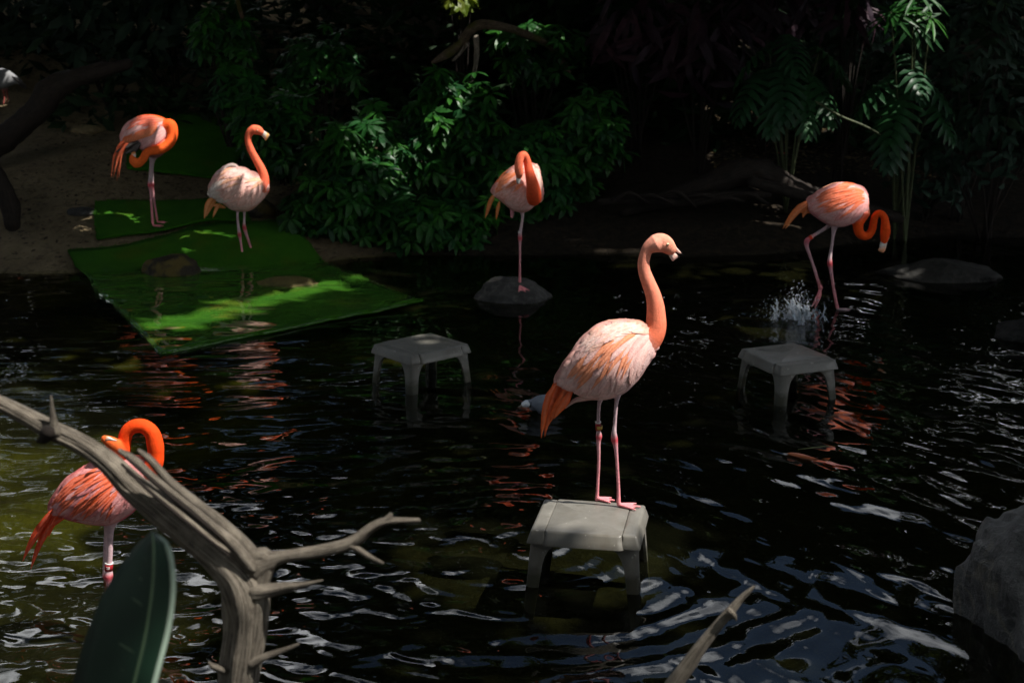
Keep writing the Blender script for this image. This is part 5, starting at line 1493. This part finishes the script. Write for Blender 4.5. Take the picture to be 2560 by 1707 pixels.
tree("shade tree behind the far right end of the bank", 8.8, 17.6, 5.5, [(8.4, 16.8, 4.3, 2.0, 1.8, 1.4), (10.6, 16.6, 4.3, 1.9, 1.8, 1.4)], 3600, 0.20, 106)
# right side: unseen crowns added to shade the water and stools
tree("unseen tree added to shade the right of the pond", 7.0, 13.2, 6.2, [(5.1, 13.6, 4.7, 1.5, 1.5, 1.1), (7.2, 12.8, 5.0, 1.7, 1.7, 1.3), (8.6, 14.4, 5.0, 1.6, 1.6, 1.4)], 4200, 0.20, 107)
tree("unseen tree added for shade beside the right bank in front", 7.2, 9.2, 6.4, [(5.6, 10.4, 4.9, 1.3, 1.5, 1.0), (6.4, 8.6, 5.0, 1.5, 1.7, 1.2), (8.0, 9.6, 5.4, 1.6, 1.7, 1.4)], 4200, 0.20, 108)
tree("unseen tree added for shade at the near right of the pond", 6.6, 5.6, 6.0, [(5.3, 6.6, 4.9, 1.3, 1.3, 1.0), (6.6, 5.6, 5.2, 1.5, 1.5, 1.2)], 2600, 0.20, 109)
tree("shade tree on the left side of the pond", -7.6, 11.2, 6.5, [(-7.2, 11.2, 5.0, 1.8, 1.9, 1.6)], 1800, 0.22, 110)

def over(u, v, z=3.3, r=0.9):  # crown set along the sun ray to shade this ground point
    t = gpt(u, v); c_ = t + SUN * ((z - t.z) / SUN.z)
    return (c_.x, c_.y, z, r, r, 0.4)
tree("unseen low tree added to shade the left bank", -6.4, 15.6, 4.0, [over(120, 370), over(40, 320), over(260, 320), over(60, 480), over(200, 580), over(330, 480), over(575, 600), over(750, 640), over(430, 680), over(620, 690), over(330, 600), over(470, 360), over(540, 370)], 3800, 0.17, 111)
tree("unseen low tree added to shade the right bank", 7.6, 14.6, 4.0, [over(1900, 560), over(2080, 560), over(1750, 540), over(2250, 560), over(1950, 470)], 2200, 0.17, 112)
tree("unseen low tree added to shade the back of the middle bank", 1.2, 20.4, 4.4, [over(u_, v_, 3.5, 1.0) for u_ in (960, 1120, 1280, 1440, 1600) for v_ in (20, 90)], 3600, 0.18, 113)
# unseen crowns added overhead and behind the viewpoint to block sky light
def canopy(label, x, y, top, blobs, n, size, seed, zmin):
    tree(label, x, y, top, blobs, n, size, seed, 0.24, zmin)
canopy("unseen wide crown added over the left of the pond to block sky", -9.6, 6.5, 9.6, [(-6.0, 6.5, 8.6, 4.2, 5.2, 0.9), (-2.0, 5.0, 9.0, 3.2, 5.2, 0.9)], 3600, 0.32, 201, 7.4)
canopy("unseen wide crown added over the right of the pond to block sky", 9.8, 4.0, 10.0, [(2.2, 4.6, 9.2, 3.2, 5.4, 0.9), (6.4, 5.5, 9.0, 4.0, 5.4, 1.0)], 3600, 0.32, 202, 7.4)
canopy("unseen tree added behind the viewpoint on the left to block sky", -4.5, -5.0, 9.5, [(-5.5, -4.0, 4.6, 4.0, 1.6, 4.6), (-9.5, 1.5, 4.6, 1.6, 4.0, 4.0)], 5600, 0.32, 203, 0.6)
canopy("unseen tree added behind the viewpoint in the middle to block sky", 0.3, -6.0, 9.8, [(0.0, -4.6, 5.0, 3.4, 1.5, 4.8), (0, -1.5, 8.6, 5.0, 2.5, 1.0)], 5600, 0.32, 204, 0.6)
canopy("unseen tree added behind the viewpoint on the right to block sky", 5.0, -5.0, 9.5, [(5.5, -4.0, 4.6, 4.0, 1.6, 4.6), (9.6, 1.0, 4.8, 1.6, 4.0, 4.0)], 5600, 0.32, 205, 0.6)
canopy("unseen tall tree added to block sky at the left end of the far bank", -9.5, 15.0, 11.0, [(-3.0, 14.4, 4.2, 2.0, 1.4, 0.5), (-9.6, 14.5, 5.5, 2.2, 3.0, 4.4), (-10.0, 10.5, 5.5, 1.6, 3.5, 4.4), (-9.0, 18.5, 6.0, 2.0, 1.8, 4.0)], 6000, 0.30, 206, 2.7)
canopy("unseen tall tree added to block sky at the right end of the far bank", 10.5, 15.0, 11.0, [(8.6, 15.5, 6.5, 2.2, 3.0, 3.8), (10.0, 10.0, 5.5, 1.6, 4.0, 4.6)], 5000, 0.30, 207, 2.7)
canopy("unseen high flat crown added over the middle of the pond to block sky", -10.2, 9.6, 10.5, [(-3.0, 10.6, 9.7, 4.6, 2.4, 0.8), (3.6, 10.6, 9.7, 4.4, 2.4, 0.8)], 4200, 0.32, 208, 8.4)
canopy("row of bushy trees on top of the rising bank, left half", -5.0, 21.6, 4.8, [(-9.5, 21, 2.9, 2.6, 1.4, 2.4), (-5.5, 21, 2.9, 2.6, 1.4, 2.4), (-1.5, 21, 2.9, 2.6, 1.4, 2.4)], 5200, 0.22, 209, 0.8)
canopy("row of bushy trees on top of the rising bank, right half", 6.0, 21.6, 4.8, [(2.2, 21, 2.9, 2.6, 1.4, 2.3), (6.0, 21, 2.9, 2.6, 1.4, 2.4), (10.0, 21, 2.9, 2.6, 1.4, 2.4)], 5200, 0.22, 210, 0.8)
g_ = np.random.default_rng(77)
V, F = [], []
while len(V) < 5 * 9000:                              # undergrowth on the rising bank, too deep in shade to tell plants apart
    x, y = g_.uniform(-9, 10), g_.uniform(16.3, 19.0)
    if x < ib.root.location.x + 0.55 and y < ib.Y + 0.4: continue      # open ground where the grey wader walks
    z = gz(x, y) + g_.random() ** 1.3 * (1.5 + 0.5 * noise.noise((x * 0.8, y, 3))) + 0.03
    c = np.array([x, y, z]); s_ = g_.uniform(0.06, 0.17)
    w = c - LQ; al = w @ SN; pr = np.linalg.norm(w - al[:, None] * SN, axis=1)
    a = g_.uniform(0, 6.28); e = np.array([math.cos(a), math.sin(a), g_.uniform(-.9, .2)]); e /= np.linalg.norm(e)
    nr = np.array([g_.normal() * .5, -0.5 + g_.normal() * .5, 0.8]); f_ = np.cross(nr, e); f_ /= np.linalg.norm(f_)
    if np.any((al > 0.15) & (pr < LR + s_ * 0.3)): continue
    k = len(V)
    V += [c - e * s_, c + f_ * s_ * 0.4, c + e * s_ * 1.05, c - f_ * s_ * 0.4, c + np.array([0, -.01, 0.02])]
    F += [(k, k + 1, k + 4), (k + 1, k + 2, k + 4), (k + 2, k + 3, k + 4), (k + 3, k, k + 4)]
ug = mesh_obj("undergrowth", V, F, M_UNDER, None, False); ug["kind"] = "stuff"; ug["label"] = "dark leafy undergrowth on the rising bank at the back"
# ================================================================== small things in and on the water
# swimming duck half hidden behind the tail of the near flamingo
c = at_z(1352, 1033, 0.0)
dk = thing("duck", "small grey duck with a white head swimming behind the near flamingo's tail", "duck", c)
S = Soup(); k = 1.0
S.tube([c + Vector((-0.05, 0, 0.035)), c + Vector((-0.03, 0, 0.05)), c + Vector((0.02, 0.0, 0.055)), c + Vector((0.08, 0.0, 0.045)), c + Vector((0.13, 0, 0.04))], [0.022, 0.048, 0.060, 0.048, 0.012], 14, 5, 0.95)
S.tube([c + Vector((-0.045, 0, 0.055)), c + Vector((-0.065, 0, 0.065)), c + Vector((-0.082, -0.004, 0.060))], [0.024, 0.022, 0.020], 12, 4)
me = remesh(S, 0.005, 3, "body"); me.materials.append(m_simple("duck_grey", (0.20, 0.22, 0.26), 0.7, 0.2, 0.2, 30)); link("body", me, dk)
S = Soup(); S.tube([c + Vector((-0.066, -0.002, 0.062)), c + Vector((-0.085, -0.004, 0.060)), c + Vector((-0.100, -0.006, 0.056))], [0.020, 0.0235, 0.018], 12, 4); S.build("head", m_simple("duck_white", (0.72, 0.74, 0.76), 0.7), dk)
S = Soup(); S.tube([c + Vector((-0.105, -0.007, 0.053)), c + Vector((-0.118, -0.010, 0.047)), c + Vector((-0.130, -0.012, 0.044))], [0.009, 0.007, 0.004], 10, 3, 1.2); S.build("bill", m_simple("duck_bill", (0.25, 0.2, 0.15), 0.4), dk)
S = Soup(); S.tube([c + Vector((-0.056, -0.001, 0.060)), c + Vector((-0.062, -0.001, 0.062))], [0.0265, 0.0262], 12, 2, 1.0, None, 0, 0, False); S.build("neck_ring", m_simple("duck_black", (0.02, 0.02, 0.022), 0.6), dk)

# koi just under the surface
def koi(label, u, v, yaw, ln, colr, z=-0.02):
    c = at_z(u, v, 0.0); c.z = z
    root = thing("koi", label, "fish", c, "orange koi under the water")
    d = Vector((math.cos(yaw), math.sin(yaw), 0)); s_ = Vector((-d.y, d.x, 0))
    S = Soup(); S.tube([c + d * ln * 0.5, c + d * ln * 0.36, c + d * ln * 0.1 + s_ * 0.01, c - d * ln * 0.2 + s_ * 0.012, c - d * ln * 0.42], [ln * .04, ln * .09, ln * .115, ln * .08, ln * .028], 14, 5)
    o = S.build("body", colr, root)
    V = [c - d * ln * .4, c - d * ln * .62 + s_ * ln * .1, c - d * ln * .55, c - d * ln * .62 - s_ * ln * .1 + Vector((0, 0, .02)), c - d * ln * .4 + Vector((0, 0, .012))]
    mesh_obj("tail_fin", V, [(0, 1, 2), (0, 2, 3), (4, 2, 1), (4, 3, 2)], colr, root, False)
    for sd in (-1, 1):
        a = c + d * ln * .2 + s_ * sd * ln * .09
        mesh_obj("side_fin", [a, a + s_ * sd * ln * .14 - d * ln * .06, a - d * ln * .12, a - d * ln * .06 + Vector((0, 0, .006))], [(0, 1, 3), (1, 2, 3)], colr, root, False)
M_KOI = m_simple("koi_orange", (0.55, 0.13, 0.03), 0.4, 0.4, 0.4, 9)
koi("dull orange koi nosing the surface right of the near flamingo", 2013, 1140, R(150), 0.22, M_KOI, -0.012)
koi("orange koi by the right hand stool with one fin at the surface", 2110, 1030, R(20), 0.24, M_KOI, -0.03)
koi("orange fish shape off the corner of the big turf mat", 470, 905, R(160), 0.28, M_KOI, -0.03)  # orange fish shapes set along the mat's edge
koi("orange fish shape along the front edge of the big turf mat", 640, 868, R(10), 0.3, M_KOI, -0.03)
# floating grass blade
a_, b_ = at_z(1995, 1123, 0.004), at_z(2100, 1113, 0.004)
g_ = mesh_obj("grass_blade", [a_ + Vector((0, -.003, 0)), a_ + Vector((0, .003, 0)), (a_ + b_) / 2 + Vector((0, .004, .004)), (a_ + b_) / 2 + Vector((0, -.004, .002)), b_], [(0, 3, 2, 1), (3, 4, 2)], M_LIME)
tag(g_, "thin green grass blade floating right of the near flamingo", "grass blade")

# splash behind the right hand stool
m, nt, N, L, b = new_mat("spray")
b.inputs["Base Color"].default_value = (0.75, 0.8, 0.85, 1); b.inputs["Roughness"].default_value = 0.05
b.inputs["Transmission Weight"].default_value = 0.75; b.inputs["IOR"].default_value = 1.33
r_ = random.Random(5); V, F = [], []
c0 = at_z(1985, 800, 0.0)
def drop(p, s_, st=1.0, ax=Vector((0, 0, 1))):
    i0 = len(V)
    ax = ax.normalized(); u_ = ax.orthogonal().normalized(); w2 = ax.cross(u_)
    V.append(p + ax * s_ * st); V.append(p - ax * s_ * st)
    for k in range(6):
        a = k * math.pi / 3; V.append(p + (u_ * math.cos(a) + w2 * math.sin(a)) * s_ + ax * s_ * 0.3 * (k % 2 - 0.5))
    for k in range(6):
        a, b_ = i0 + 2 + k, i0 + 2 + (k + 1) % 6
        F.append((i0, a, b_)); F.append((i0 + 1, b_, a))
for _ in range(620):
    a = r_.gauss(0, 1); e = abs(r_.gauss(0, 1))
    x = r_.gauss(0, 0.13); y = r_.gauss(0, 0.10)
    z = abs(r_.gauss(0, 0.085)) * (1.3 - min(1, abs(x) / 0.5))
    if r_.random() < 0.35: x = 0.04 + r_.gauss(0, 0.03); z = r_.uniform(0.02, 0.27) * r_.random() ** 0.4; x += -0.05 + z * 0.3
    drop(c0 + Vector((x, y, z)), r_.uniform(0.0015, 0.006), r_.uniform(0.9, 2.6), Vector((r_.gauss(0, .6), r_.gauss(0, .3), 1)))
for _ in range(26):                                                     # thin torn sheets of water
    p0 = c0 + Vector((r_.gauss(0, .08), r_.gauss(0, .06), 0.0)); p1 = p0 + Vector((r_.gauss(0, .05), r_.gauss(0, .03), r_.uniform(.05, .16)))
    w2 = r_.uniform(.008, .025); prev = None
    for k in range(6):
        u_ = k / 5; cc = p0.lerp(p1, u_) + Vector((0.02 * math.sin(3 * u_), 0, 0)); hw = w2 * (1 - u_ * 0.7) * r_.uniform(.6, 1.3)
        i0 = len(V); V += [cc + Vector((-hw, 0, 0)), cc + Vector((0, -hw * .4, 0)), cc + Vector((hw, 0, 0)), cc + Vector((0, hw * .4, 0))]
        if prev is not None:
            for j in range(4): F.append((prev + j, prev + (j + 1) % 4, i0 + (j + 1) % 4, i0 + j))
        prev = i0
sp = mesh_obj("water_splash", V, F, m); sp["kind"] = "stuff"; sp["label"] = "splash of white water drops behind the right hand stool"
